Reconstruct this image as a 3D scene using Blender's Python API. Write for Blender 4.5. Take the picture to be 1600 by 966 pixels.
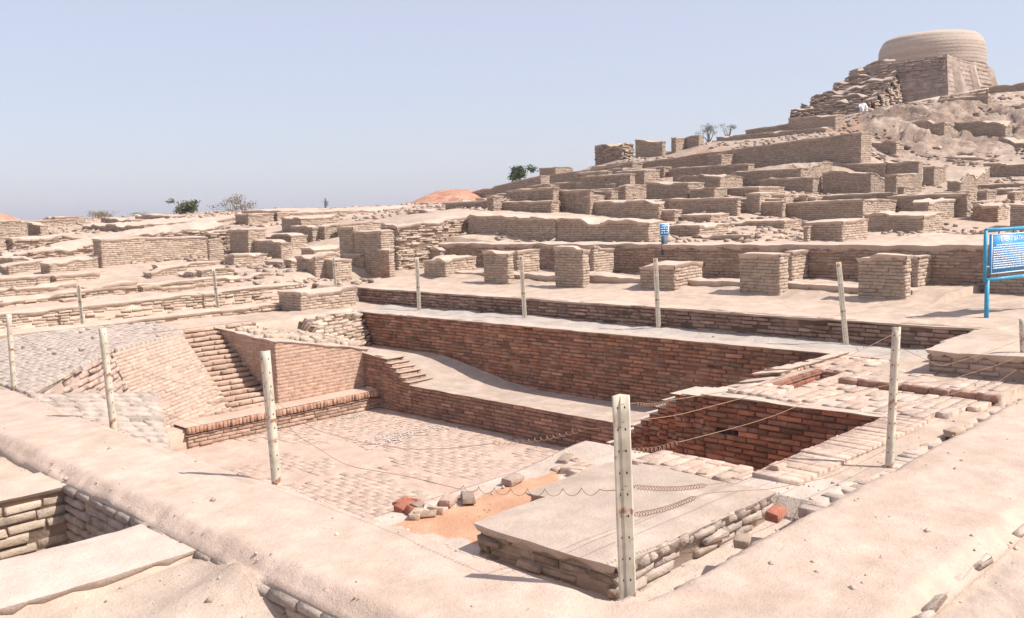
import bpy, math, random
import numpy as np

# ------------------------------------------------------------------ camera, sky, sun, exposure
for o in list(bpy.data.objects):
    bpy.data.objects.remove(o)
scene = bpy.context.scene
COL = scene.collection
FPX = 1452.0
CX, CY = 800.0, 483.0
H = 2.2                                   # eye height above the footpath


def _n(v):
    return v / np.linalg.norm(v)


def _vec(px, py):
    return np.array([px - CX, -(py - CY), FPX])


_X = _n(_vec(2240, 282))                   # world X: along the short side of the bath
_Y = _vec(-680, 370)
_Y = _n(_Y - _X * _X.dot(_Y))              # world Y: along the long side
_Z = -np.cross(_X, _Y)
if _Z[1] < 0:
    _Z = -_Z
R = np.array([_X, _Y, _Z])

cam_data = bpy.data.cameras.new("camera")
cam = bpy.data.objects.new("camera", cam_data)
COL.objects.link(cam)
cam_data.sensor_width = 36.0
cam_data.lens = 36.0 * FPX / 1600.0
cam_data.clip_start = 0.05
cam_data.clip_end = 9000
import mathutils
M = mathutils.Matrix(((R[0, 0], R[0, 1], -R[0, 2], 0), (R[1, 0], R[1, 1], -R[1, 2], 0),
                      (R[2, 0], R[2, 1], -R[2, 2], H), (0, 0, 0, 1)))
cam.matrix_world = M
scene.camera = cam

SUN = _n(np.array([0.38, -0.72, 1.0]))     # towards the sun
elev = math.asin(SUN[2])
world = bpy.data.worlds.new("World")
scene.world = world
world.use_nodes = True
wn = world.node_tree
bg = wn.nodes["Background"]
sky = wn.nodes.new("ShaderNodeTexSky")
sky.sky_type = 'NISHITA'
sky.sun_disc = False
sky.sun_elevation = elev
sky.sun_rotation = math.atan2(SUN[0], SUN[1])
sky.air_density = 1.0
sky.dust_density = 1.0
sky.ozone_density = 4.0
hz_mix = wn.nodes.new("ShaderNodeMix"); hz_mix.data_type = 'RGBA'      # even veil of dust over the whole sky
hz_mix.inputs[0].default_value = .68; hz_mix.inputs[7].default_value = (3.95, 3.9, 4.5, 1)
wn.links.new(sky.outputs[0], hz_mix.inputs[6]); wn.links.new(hz_mix.outputs[2], bg.inputs[0])
bg.inputs[1].default_value = 0.11
sl = bpy.data.lights.new("sun", 'SUN')
sl.energy = 4.0
sl.angle = math.radians(0.5)
sl.color = (1.0, 0.95, 0.88)
so = bpy.data.objects.new("sun", sl)
COL.objects.link(so)
so.rotation_euler = mathutils.Vector(SUN).to_track_quat('Z', 'Y').to_euler()
scene.view_settings.view_transform = 'Standard'
scene.view_settings.look = 'None'
scene.view_settings.gamma = 1.0
scene.view_settings.use_curve_mapping = False
scene.view_settings.exposure = 0.74

rng = np.random.default_rng(7)
random.seed(7)


# ------------------------------------------------------------------ noise
def _h(ix, iy, s):
    n = (ix.astype(np.int64) * 374761393 + iy.astype(np.int64) * 668265263 + int(s) * 974634777) & 0x7fffffff
    n = ((n ^ (n >> 13)) * 1274126177) & 0x7fffffff
    n = (n ^ (n >> 16)) & 0xffff
    return n / 65535.0


def vnoise(x, y, s=0):
    x = np.asarray(x, float); y = np.asarray(y, float)
    ix = np.floor(x); iy = np.floor(y)
    fx = x - ix; fy = y - iy
    fx = fx * fx * (3 - 2 * fx); fy = fy * fy * (3 - 2 * fy)
    a = _h(ix, iy, s); b = _h(ix + 1, iy, s); c = _h(ix, iy + 1, s); d = _h(ix + 1, iy + 1, s)
    return (a * (1 - fx) + b * fx) * (1 - fy) + (c * (1 - fx) + d * fx) * fy * 1.0


def fbm(x, y, s=0, o=4):
    r = 0; a = .5
    for k in range(o):
        r = r + a * (vnoise(x, y, s + 17 * k) - .5) * 2
        x = x * 2.03 + 3.1; y = y * 2.03 + 7.7; a *= .5
    return r                                  # about -1..1


def sstep(a, b, x):
    t = np.clip((x - a) / (b - a), 0, 1)
    return t * t * (3 - 2 * t)


# ------------------------------------------------------------------ picture measurements -> world metres
def ray(px, py):
    return R @ _vec(px, py)


def g(px, py, z=0.0):
    d = ray(px, py); t = (z - H) / d[2]
    return np.array([d[0] * t, d[1] * t])


def zat(py, x, y):
    a = R[0, 1] * x + R[1, 1] * y; b = R[0, 2] * x + R[1, 2] * y
    k = (CY - py) / FPX
    return H + (k * b - a) / (R[2, 1] - k * R[2, 2])


def slide(x, y, z, px, ax):
    """how far to go from (x,y,z) along world axis ax until the point is seen in column px"""
    k = (px - CX) / FPX
    v = lambda j: R[0, j] * x + R[1, j] * y + R[2, j] * (z - H)
    return (k * v(2) - v(0)) / (R[ax, 0] - k * R[ax, 2])


def at(px, py, D):
    d = ray(px, py) / FPX * D
    return np.array([d[0], d[1], d[2] + H])


# ------------------------------------------------------------------ relief of the far field
def hz(px):
    return 370 - (px + 680) * 88 / 2920.


ST = [19, 24, 27, 29, 30, 34, 38, 42, 46, 47.8, 49, 51.5, 53, 56, 57.5, 58.5, 61, 63, 66, 68, 70, 72, 75, 80, 100, 150, 9000]
_Y2Z = lambda px, D, y: H - (y - hz(px)) / FPX * D
_cols = {
    -600: [(24, .4), (30, .8), (38, 1.2), (46, 1.7), (60, 2.15), (100, 1.5), (150, .3)],
    0:    [(24, .35), (30, .75), (38, 1.3), (46, 1.8), (60, 2.2), (100, 1.5), (150, .3)],
    400:  [(24, .4), (30, .8), (34, 1.15), (42, 1.9), (50, 2.35), (60, 2.55), (100, 1.5), (150, .3)],
    560:  [(24, .4), (28, .6), (31, 1.3), (42, 2.1), (60, 2.6), (100, 1.5), (150, .3)],
    700:  [(24, .9), (27, 1.2), (30, 1.6), (34, 2.1), (46, 2.45), (60, 2.7), (80, 2.5), (150, .3)],
    850: [(24, 1.15), (27, 1.2), (29, 1.7), (34, 2.1), (40, 2.5), (46, 2.75), (54, 3.1), (61, 3.3), (63, 4.2), (70, 4.3), (100, 2.5), (150, .3)],
    1000: [(23, 1.1), (28, 1.3), (34, 1.95), (40, 2.5), (46, 3.0), (51.5, 3.4), (56, 3.75), (57.5, 4.7), (61, 5.2), (66, 5.7), (72, 5.5), (100, 3), (150, .3)],
    1150: [(23, 1.1), (29, 1.45), (34, 1.95), (40, 2.6), (46, 3.2), (51.5, 3.9), (53, 5.0), (58, 5.8), (64, 6.5), (72, 6.5), (100, 4), (150, .3)],
    1300: [(23, 1.1), (27, 1.1), (31, 1.45), (36, 1.9), (41, 2.5), (46, 3.3), (47.8, 3.9), (49, 5.1), (58, 6.3), (63, 7.3), (66, 7.6), (71, 8.2), (75, 9.5), (80, 10), (100, 8), (150, .3)],
    1400: [(23, 1.1), (27, 1.1), (32, 1.5), (38, 2.1), (43, 2.7), (47, 3.4), (51, 4.3), (54, 5.6), (57, 6.9), (61, 7.6), (64, 8.3), (66, 8.6), (70, 9.0), (75, 10.5), (80, 11.5), (100, 9), (150, .3)],
    1500: [(23, 1.1), (27, 1.1), (32, 1.6), (38, 2.2), (43, 2.8), (47, 3.5), (52, 4.4), (56, 5.9), (59, 7.2), (62, 8.2), (66, 9.2), (70, 9.4), (75, 10.6), (80, 11.5), (100, 9), (150, .3)],
    1620: [(23, 1.1), (27, 1.15), (32, 1.7), (38, 2.4), (43, 3.0), (47, 3.7), (52, 4.8), (56, 6.0), (60, 7.3), (64, 8.4), (68, 9.6), (80, 10.8), (100, 8), (150, .3)],
    2100: [(23, 1.1), (30, 1.6), (40, 2.7), (50, 4.3), (60, 6.2), (68, 7.6), (80, 8.3), (100, 6), (150, .3)],
}
_cx = np.array(sorted(_cols))
_tab = []
for c in _cx:
    L = [(15, .33), (19, .35)] + _cols[int(c)] + [(9000, .0)]
    _tab.append(np.interp(ST, [a for a, b in L], [b for a, b in L]))
_tab = np.array(_tab)


def far_z(x, y):
    x = np.asarray(x, float); y = np.asarray(y, float)
    D = x * R[0, 2] + y * R[1, 2]; lat = x * R[0, 0] + y * R[1, 0]
    D = np.maximum(D, 1.0)
    px = np.clip(CX + FPX * lat / D, _cx[0], _cx[-1])
    D = np.clip(D, ST[0], ST[-1])
    i = np.clip(np.searchsorted(_cx, px) - 1, 0, len(_cx) - 2)
    s = (px - _cx[i]) / (_cx[i + 1] - _cx[i]); s = s * s * (3 - 2 * s)
    sa = np.array(ST, float)
    j = np.clip(np.searchsorted(sa, D) - 1, 0, len(ST) - 2)
    t = (D - sa[j]) / (sa[j + 1] - sa[j])
    z = (_tab[i, j] * (1 - t) + _tab[i, j + 1] * t) * (1 - s) + (_tab[i + 1, j] * (1 - t) + _tab[i + 1, j + 1] * t) * s
    return z


def WOB(a, b, sd):
    return .04 * fbm(a * 1.3, b * .4, sd) + .028 * fbm(a * 6.5, b * 1.0, sd + 40, 3)


def ground_base(x, y):
    """smooth height of the ground (no small noise); axis-parallel steps where the walls stand"""
    x = np.asarray(x, float); y = np.asarray(y, float)
    wx = x + WOB(y, x, 3); wy = y + WOB(x, y, 5)
    z = far_z(x, y)
    # terrace of the cell pillars
    Dq = np.maximum(x * R[0, 2] + y * R[1, 2], 1); pq = CX + FPX * (x * R[0, 0] + y * R[1, 0]) / Dq
    wb = np.interp(pq, [840, 1000, 1150, 1345], [3.3, 3.75, 3.9, 4.1])
    inr = (pq > 845) & (pq < 1345) & (Dq > 38)
    z = np.where(inr & (x < 46.55), np.minimum(z, wb), z)
    z = np.where(inr & (x >= 46.55) & (x < 50), np.maximum(z, wb + .85 + .1 * (pq > 1150)), z)
    z = np.where((x < 19.0) & (y < 22.5), .35 + .14 * sstep(16.2, 17.3, x) * (y > 6), z)
    # bath yard
    yard = (x < 13.75) & (y < 20.9)
    z = np.where(yard, 0.0, z)
    # left of the path: rooms
    lt = x < 2.87
    zz = np.where(y > 8.42, -.13, np.where(y > 6.85, -.98, np.where(y > 6.0, -.12, -.36)))
    bank = (.20 * np.exp(-((y - 5.35) / .38) ** 2) + .10 + .05 * fbm(y * 1.1, x * 1.1, 15)) * np.exp(-np.abs(2.87 - x) / .9)
    zz = np.where(y < 6.0, zz + bank, zz)
    zz = np.where((y < 6.0), zz + .12 * sstep(5.5, 6.0, y) * sstep(1.2, 2.2, x), zz)
    z = np.where(yard & lt, zz, z)
    # right of the right-hand path: outside yard
    z = np.where((y < 1.8) & (x > 2.87) & (x < 30), -.06 - .26 * sstep(1.78, 1.2, wy) - .1 * sstep(1.7, .8, wy), z)
    z = np.where((y < 1.8) & (x <= 2.87), -.36, z)
    # inside the bath
    ins = (wx > 4.0) & (wy > 3.1) & (x < 12.4) & (y < 17.2)
    zi = np.full_like(z, -1.6)
    zi = np.where((x > 10.85) & (y > 5.5), -1.06 - .06 * (x - 10.85) + .42 * sstep(12.3, 15.6, y + .9 * (x - 11.5)) * (1), zi)
    zi = np.where((y > 14.5) & (x > 6.3) & (x < 10.85), -1.27, zi)
    zi = np.where((y > 14.92) & (x > 6.3) & (x < 10.95), -1.5, zi)
    zi = np.where((y > 13.2) & (x <= 6.3), -1.62, zi)
    zi = np.where((x < 4.3) & (y > 10.4) & (y <= 12.9), np.maximum(zi, -.05 - .55 * np.clip((14.4 - y) / 1.2, 0, 1) - .75 * sstep(4.3, 6.4, x) * (y < 15)), zi)
    zi = np.where((x < 6.95) & (y < 5.9), -.22 + .09 * sstep(5.9, 6.9, x), zi)
    zi = np.where((x > 9.2) & (y < 5.75), 0.0, zi)
    zi = np.where((x > 9.95) & (x < 11.2) & (y > 5.22) & (y < 5.5), -.22, zi)
    zi = np.where((y < 3.85) & (x > 6.3), -.04, zi)
    z = np.where(ins, zi, z)
    z = np.where((x > 10.45) & (x < 12.4) & (y < 4.9) & (wy > 3.1), .07, z)
    # pavement left of the smooth wall
    # raised block on the right
    z = np.where((x > 11.4) & (y < 4.15) & (y > 0.8), .34, z)
    z = np.where((x > 12.2) & (x <= 13.75) & (y < 4.4) & (y > 0), .34, z)
    return z


def path_mask(x, y):
    wx = x + WOB(y, x, 3); wy = y + WOB(x, y, 5)
    a = (x >= 2.87) & (wx <= 4.0) & (y >= 1.8) & (y < 20.0)
    b = (x >= 2.87) & (y >= 1.8) & (wy <= 3.1) & (x < 11.4)
    return a | b


def edge_drop(x, y):
    """rounding of the path's shoulders"""
    wx = x + WOB(y, x, 3); wy = y + WOB(x, y, 5)
    dl = wx - 2.87
    dr = np.where(wy < 3.1, 9, 4.0 - wx)
    db = wy - 1.8
    dt = np.where(wx < 4.0, 9, 3.1 - wy)
    d = np.minimum(np.minimum(np.where(wy > 1.8, dl, 9), dr), np.minimum(db, dt))
    return d


def ground_noise(x, y, D):
    a = .030 * fbm(x * .55, y * .55, 11) + .012 * fbm(x * 3.1, y * 3.1, 12)
    b_ = .010 * np.abs(fbm(x * 1.6, y * 1.6, 14, 3)) + .006 * fbm(x * 9, y * 9, 16, 2)
    return (a - b_) * np.clip(D / 8, .6, 3)


def T(x, y):
    return float(ground_base(np.array([x]), np.array([y]))[0])


def hit(px, py, t0=6):
    """where the line of sight through (px,py) meets the ground"""
    d = ray(px, py) / FPX
    ts = np.arange(t0, 110, .1)
    X = d[0] * ts; Yv = d[1] * ts; Z = H + d[2] * ts
    below = Z <= ground_base(X, Yv)
    if not below.any():
        i = int(np.argmin(Z - ground_base(X, Yv)))
    else:
        i = int(np.argmax(below))
    return np.array([X[i], Yv[i], ground_base(X[i:i + 1], Yv[i:i + 1])[0]])


# ------------------------------------------------------------------ materials
def new_mat(name):
    m = bpy.data.materials.new(name); m.use_nodes = True
    nt = m.node_tree
    return m, nt, nt.nodes, nt.links, nt.nodes["Principled BSDF"]


def math_node(ns, ls, op, a, b=None, c=None):
    n = ns.new("ShaderNodeMath"); n.operation = op
    for i, v in enumerate((a, b, c)):
        if v is None: continue
        if isinstance(v, (int, float)): n.inputs[i].default_value = v
        else: ls.new(v, n.inputs[i])
    return n.outputs[0]


def earthy(name, tintvar=.25, scale=3.0, bump=.5, fine=45.0, rough=.95, dust=(.52, .41, .34), dustamt=.35, dark=(.30, .2, .15), crack=False):
    m, nt, ns, ls, b = new_mat(name)
    at_ = ns.new("ShaderNodeAttribute"); at_.attribute_name = "tint"
    tc = ns.new("ShaderNodeTexCoord")
    co = tc.outputs["Object"]
    n1 = ns.new("ShaderNodeTexNoise"); n1.inputs["Scale"].default_value = scale; n1.inputs["Detail"].default_value = 8; n1.inputs["Roughness"].default_value = .62
    n2 = ns.new("ShaderNodeTexNoise"); n2.inputs["Scale"].default_value = fine; n2.inputs["Detail"].default_value = 5; n2.inputs["Roughness"].default_value = .65
    n3 = ns.new("ShaderNodeTexNoise"); n3.inputs["Scale"].default_value = .45; n3.inputs["Detail"].default_value = 5
    for n in (n1, n2, n3): ls.new(co, n.inputs["Vector"])
    r1 = ns.new("ShaderNodeMapRange"); r1.inputs[1].default_value = .3; r1.inputs[2].default_value = .7
    r1.inputs[3].default_value = 1 - tintvar; r1.inputs[4].default_value = 1 + tintvar * .6
    ls.new(n1.outputs[0], r1.inputs[0])
    r2 = ns.new("ShaderNodeMapRange"); r2.inputs[1].default_value = .3; r2.inputs[2].default_value = .7
    r2.inputs[3].default_value = 1 - tintvar * .7; r2.inputs[4].default_value = 1 + tintvar * .5
    ls.new(n2.outputs[0], r2.inputs[0])
    f = math_node(ns, ls, 'MULTIPLY', r1.outputs[0], r2.outputs[0])
    mul = ns.new("ShaderNodeVectorMath"); mul.operation = 'SCALE'
    ls.new(at_.outputs["Color"], mul.inputs[0]); ls.new(f, mul.inputs["Scale"])
    rd = ns.new("ShaderNodeMapRange"); rd.inputs[1].default_value = .48; rd.inputs[2].default_value = .66
    rd.inputs[3].default_value = 0; rd.inputs[4].default_value = dustamt
    ls.new(n3.outputs[0], rd.inputs[0])
    # pale salty dust patches break up the brick colour
    rk = ns.new("ShaderNodeMapRange"); rk.inputs[1].default_value = .5; rk.inputs[2].default_value = .62
    ls.new(n1.outputs[0], rk.inputs[0])
    am = math_node(ns, ls, 'MULTIPLY', math_node(ns, ls, 'ADD', rd.outputs[0], dustamt * .5), rk.outputs[0])
    mx = ns.new("ShaderNodeMix"); mx.data_type = 'RGBA'
    ls.new(am, mx.inputs[0]); ls.new(mul.outputs[0], mx.inputs[6]); mx.inputs[7].default_value = (*dust, 1)
    ls.new(mx.outputs[2], b.inputs["Base Color"])
    b.inputs["Roughness"].default_value = rough
    b.inputs["Specular IOR Level"].default_value = .15
    if crack:
        wv = ns.new("ShaderNodeTexNoise"); wv.inputs["Scale"].default_value = 2.5; wv.inputs["Detail"].default_value = 6; ls.new(co, wv.inputs["Vector"])
        ad = ns.new("ShaderNodeVectorMath"); ad.operation = 'MULTIPLY_ADD'; ls.new(wv.outputs["Color"], ad.inputs[0]); ad.inputs[1].default_value = (.35, .35, .35); ls.new(co, ad.inputs[2])
        vo = ns.new("ShaderNodeTexVoronoi"); vo.feature = 'DISTANCE_TO_EDGE'; vo.inputs["Scale"].default_value = 2.3; ls.new(ad.outputs[0], vo.inputs["Vector"])
        cr = ns.new("ShaderNodeMapRange"); cr.inputs[1].default_value = 0; cr.inputs[2].default_value = .016; cr.inputs[3].default_value = 1; cr.inputs[4].default_value = 0; ls.new(vo.outputs[0], cr.inputs[0])
        mk = ns.new("ShaderNodeMapRange"); mk.inputs[1].default_value = .50; mk.inputs[2].default_value = .60; ls.new(n3.outputs[0], mk.inputs[0])
        cm = math_node(ns, ls, 'MULTIPLY', cr.outputs[0], mk.outputs[0])
        # dark specks: straw ends, grit, droppings
        sp = ns.new("ShaderNodeTexNoise"); sp.inputs["Scale"].default_value = 26; sp.inputs["Detail"].default_value = 3; ls.new(co, sp.inputs["Vector"])
        sr = ns.new("ShaderNodeMapRange"); sr.inputs[1].default_value = .66; sr.inputs[2].default_value = .74; sr.inputs[4].default_value = .55; ls.new(sp.outputs[0], sr.inputs[0])
        # broad worn patches where a browner layer shows
        wp = ns.new("ShaderNodeTexNoise"); wp.inputs["Scale"].default_value = 1.1; wp.inputs["Detail"].default_value = 9; wp.inputs["Roughness"].default_value = .7; ls.new(co, wp.inputs["Vector"])
        wr = ns.new("ShaderNodeMapRange"); wr.inputs[1].default_value = .52; wr.inputs[2].default_value = .66; wr.inputs[4].default_value = .30; ls.new(wp.outputs[0], wr.inputs[0])
        tot = math_node(ns, ls, 'MAXIMUM', math_node(ns, ls, 'MAXIMUM', math_node(ns, ls, 'MULTIPLY', cm, .16), sr.outputs[0]), wr.outputs[0])
        m2_ = ns.new("ShaderNodeMix"); m2_.data_type = 'RGBA'; ls.new(tot, m2_.inputs[0]); ls.new(mx.outputs[2], m2_.inputs[6]); m2_.inputs[7].default_value = (.33, .235, .175, 1)
        ls.new(m2_.outputs[2], b.inputs["Base Color"])
        bpc = ns.new("ShaderNodeBump"); bpc.inputs["Strength"].default_value = .3; bpc.inputs["Distance"].default_value = .006; bpc.invert = True
        ls.new(cm, bpc.inputs["Height"])
    bp = ns.new("ShaderNodeBump"); bp.inputs["Strength"].default_value = bump; bp.inputs["Distance"].default_value = .012
    bp2 = ns.new("ShaderNodeBump"); bp2.inputs["Strength"].default_value = bump; bp2.inputs["Distance"].default_value = .05
    ls.new(n2.outputs[0], bp.inputs["Height"]); ls.new(n1.outputs[0], bp2.inputs["Height"])
    if crack: ls.new(bpc.outputs[0], bp2.inputs["Normal"])
    ls.new(bp2.outputs[0], bp.inputs["Normal"]); ls.new(bp.outputs[0], b.inputs["Normal"])
    return m


MUD = earthy("mud_plaster", .15, 3.2, .6, 70, dust=(.57, .455, .375), dustamt=.3, crack=True)
BRICK = earthy("mud_brick", .22, 9.0, .6, 60, dust=(.50, .39, .31), dustamt=.35)
REDBRICK = earthy("red_brick", .30, 6.0, .6, 60, dust=(.42, .26, .18), dustamt=.3)
GROUND = earthy("dusty_soil", .18, 2.8, .7, 60, dust=(.57, .45, .365), dustamt=.3, crack=True)
STONE = earthy("rubble_earth", .38, 1.6, 1.0, 7, dust=(.44, .34, .27), dustamt=.35)


def plain(name, col, rough=.6, metal=0, var=.0, scale=20, rust=None, rustamt=.5):
    m, nt, ns, ls, b = new_mat(name)
    b.inputs["Roughness"].default_value = rough; b.inputs["Metallic"].default_value = metal
    tc = ns.new("ShaderNodeTexCoord")
    n = ns.new("ShaderNodeTexNoise"); n.inputs["Scale"].default_value = scale; n.inputs["Detail"].default_value = 6
    ls.new(tc.outputs["Object"], n.inputs["Vector"])
    cr = ns.new("ShaderNodeMapRange"); cr.inputs[1].default_value = .3; cr.inputs[2].default_value = .7
    cr.inputs[3].default_value = 1 - var; cr.inputs[4].default_value = 1 + var
    ls.new(n.outputs[0], cr.inputs[0])
    s = ns.new("ShaderNodeVectorMath"); s.operation = 'SCALE'; s.inputs[0].default_value = col
    ls.new(cr.outputs[0], s.inputs["Scale"])
    out = s.outputs[0]
    if rust:
        n2 = ns.new("ShaderNodeTexNoise"); n2.inputs["Scale"].default_value = 7; n2.inputs["Detail"].default_value = 8
        ls.new(tc.outputs["Object"], n2.inputs["Vector"])
        r = ns.new("ShaderNodeMapRange"); r.inputs[1].default_value = 1 - rustamt; r.inputs[2].default_value = 1.06 - rustamt
        ls.new(n2.outputs[0], r.inputs[0])
        mx = ns.new("ShaderNodeMix"); mx.data_type = 'RGBA'
        ls.new(r.outputs[0], mx.inputs[0]); ls.new(out, mx.inputs[6]); mx.inputs[7].default_value = (*rust, 1)
        out = mx.outputs[2]
    ls.new(out, b.inputs["Base Color"])
    return m


# ------------------------------------------------------------------ mesh collecting
class MB:
    def __init__(self):
        self.v = []; self.f = []; self.c = []; self.m = []; self.n = 0

    def add(self, v, f, col, mi=0):
        v = np.asarray(v, float).reshape(-1, 3); f = np.asarray(f, np.int64).reshape(-1, 4)
        self.v.append(v); self.f.append(f + self.n); self.n += len(v)
        col = np.asarray(col, float)
        if col.ndim == 1: col = np.tile(col, (len(v), 1))
        self.c.append(col); self.m.append(np.full(len(f), mi, np.int32))

    def build(self, name, mats, parent=None, origin=None, smooth=False):
        v = np.concatenate(self.v); f = np.concatenate(self.f); c = np.concatenate(self.c); mi = np.concatenate(self.m)
        if origin is None:
            origin = np.array([(v[:, 0].min() + v[:, 0].max()) / 2, (v[:, 1].min() + v[:, 1].max()) / 2, v[:, 2].min()])
        origin = np.asarray(origin, float)
        v = v - origin
        tri = f[:, 2] == f[:, 3]
        sizes = np.where(tri, 3, 4)
        me = bpy.data.meshes.new(name)
        me.vertices.add(len(v)); me.vertices.foreach_set("co", v.ravel())
        keep = np.ones(f.shape, bool); keep[tri, 3] = False
        me.loops.add(int(sizes.sum())); me.loops.foreach_set("vertex_index", f[keep].astype(np.int32))
        me.polygons.add(len(f))
        st = np.zeros(len(f), np.int32); st[1:] = np.cumsum(sizes)[:-1]
        me.polygons.foreach_set("loop_start", st)
        me.polygons.foreach_set("loop_total", sizes.astype(np.int32))
        me.polygons.foreach_set("material_index", mi)
        if smooth is True:
            me.polygons.foreach_set("use_smooth", np.ones(len(f), bool))
        elif smooth is not False:
            me.polygons.foreach_set("use_smooth", np.isin(mi, smooth))
        a = me.color_attributes.new("tint", 'FLOAT_COLOR', 'POINT')
        a.data.foreach_set("color", np.concatenate([c, np.ones((len(c), 1))], 1).ravel())
        for m in (mats if isinstance(mats, (list, tuple)) else [mats]):
            me.materials.append(m)
        me.update(calc_edges=True)
        me.validate()
        o = bpy.data.objects.new(name, me)
        COL.objects.link(o)
        o.location = origin
        if parent is not None:
            o.parent = parent
            o.location = origin - np.array(parent.location) if parent.parent is None else origin - np.array(parent.location) - np.array(parent.parent.location)
        return o


def tag(o, label=None, cat=None, group=None, kind=None):
    if label: o["label"] = label
    if cat: o["category"] = cat
    if group: o["group"] = group
    if kind: o["kind"] = kind
    return o


def empty(name, loc):
    o = bpy.data.objects.new(name, None); COL.objects.link(o); o.location = loc
    o.empty_display_size = .1
    return o


CREAM = np.array([.52, .41, .325])
CREAM2 = np.array([.44, .325, .245])
MUDC = np.array([.54, .42, .335])
MORTAR = np.array([.385, .29, .23])
RED = np.array([.30, .115, .075])
RED2 = np.array([.23, .12, .09])
PINK = np.array([.52, .36, .285])
TAN = np.array([.46, .36, .275])
BROWN = np.array([.36, .27, .215])

_BF = np.array([[0, 1, 2, 3], [4, 5, 1, 0], [5, 6, 2, 1], [6, 7, 3, 2], [7, 4, 0, 3],
                [8, 9, 5, 4], [9, 10, 6, 5], [10, 11, 7, 6], [11, 8, 4, 7]])


def bricks(mb, P00, P10, P01, P11, bl=.26, bh=.065, prot=.012, jit=.006, gap=.008, cols=(CREAM, CREAM2), var=.10,
           mask=None, mi=0, back=.05, miss=0.0, N=None, cham=.008, wob=0.0, stagger=True, seed=0):
    """lay worn bricks over the four-cornered surface P00-P10 (along) / P01-P11 (up)"""
    P00, P10, P01, P11 = [np.asarray(p, float) for p in (P00, P10, P01, P11)]
    L = .5 * (np.linalg.norm(P10 - P00) + np.linalg.norm(P11 - P01)); Ht = .5 * (np.linalg.norm(P01 - P00) + np.linalg.norm(P11 - P10))
    if L < .05 or Ht < .03: return
    nr = max(1, int(round(Ht / bh))); nc = int(L / bl) + 2
    if N is None:
        N = np.cross(P10 - P00, P01 - P00); N = N / np.linalg.norm(N)
    r_, c_ = np.meshgrid(np.arange(nr), np.arange(nc), indexing='ij')
    off = np.where(r_ % 2 == 0, 0, .5) if stagger else 0 * r_
    rj = rng.uniform(-.12, .12, (nr, nc))
    offr = rng.uniform(-.2, .2, (nr, 1))
    u0 = (c_ - off + offr - .3 + rj) * bl
    u1 = np.concatenate([u0[:, 1:], u0[:, -1:] + bl], 1)
    u0 = u0.ravel(); u1 = u1.ravel()
    v0 = (r_.ravel()) * Ht / nr; v1 = v0 + Ht / nr
    u0 = np.clip(u0 + gap / 2, 0, L); u1 = np.clip(u1 - gap / 2, 0, L)
    g2 = gap * .45
    v0 = v0 + g2 * rng.uniform(.5, 1.8, len(v0)); v1 = v1 - g2 * rng.uniform(.5, 1.8, len(v0))
    ok = (u1 - u0) > .035
    if mask is not None:
        ok &= mask((u0 + u1) / 2, v1)
    if miss: ok &= rng.random(len(u0)) > miss
    u0, u1, v0, v1 = u0[ok], u1[ok], v0[ok], v1[ok]
    n = len(u0)
    if n == 0: return
    if wob:
        dv = wob * fbm(.5 * (u0 + u1) * .9, v0 * 1.5, seed + 3); v0 = v0 + dv; v1 = v1 + dv
    U = np.stack([u0, u1, u1, u0], 1); V = np.stack([v0, v0, v1, v1], 1)
    cs = np.array([1, -1, -1, 1]); ct = np.array([1, 1, -1, -1])
    p = prot + rng.normal(0, jit, (n, 1)) + rng.normal(0, jit * .35, (n, 4))
    cc = np.minimum(cham, (v1 - v0) * .3)[:, None]
    lay = []
    for (ins, dep) in ((cc * rng.uniform(.7, 1.6, (n, 4)), p), (0 * cc, p - np.minimum(cham, .02)), (0 * cc, np.full((n, 4), -back))):
        uu = (U + cs * ins + rng.normal(0, jit * .35, (n, 4))) / L; vv = (V + ct * ins + rng.normal(0, jit * .25, (n, 4))) / Ht
        uu = uu[..., None]; vv = vv[..., None]
        pos = (P00 * (1 - uu) + P10 * uu) * (1 - vv) + (P01 * (1 - uu) + P11 * uu) * vv
        lay.append(pos + N * dep[..., None])
    v = np.concatenate(lay, 1)                    # n,12,3
    f = _BF[None] + (np.arange(n) * 12)[:, None, None]
    k = rng.random((n, 1)) ** 1.3
    col = cols[0] * (1 - k) + cols[1] * k
    col = col * (1 + rng.normal(0, var, (n, 1)))
    col = np.clip(col, .02, .8)
    mb.add(v.reshape(-1, 3), f.reshape(-1, 4), np.repeat(col, 12, 0), mi)


def grid_patch(mb, XX, YY, ZZ, col, mi=0):
    nx, ny = XX.shape
    v = np.stack([XX, YY, ZZ], -1).reshape(-1, 3)
    i, j = np.meshgrid(np.arange(nx - 1), np.arange(ny - 1), indexing='ij')
    a = i * ny + j
    f = np.stack([a, a + ny, a + ny + 1, a + 1], -1).reshape(-1, 4)
    mb.add(v, f, col, mi)


def box(mb, x0, x1, y0, y1, z0, z1, col=CREAM, mi=0):
    v = [[x0, y0, z0], [x1, y0, z0], [x1, y1, z0], [x0, y1, z0], [x0, y0, z1], [x1, y0, z1], [x1, y1, z1], [x0, y1, z1]]
    f = [[0, 3, 2, 1], [4, 5, 6, 7], [0, 1, 5, 4], [1, 2, 6, 5], [2, 3, 7, 6], [3, 0, 4, 7]]
    mb.add(v, f, col, mi)


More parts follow.
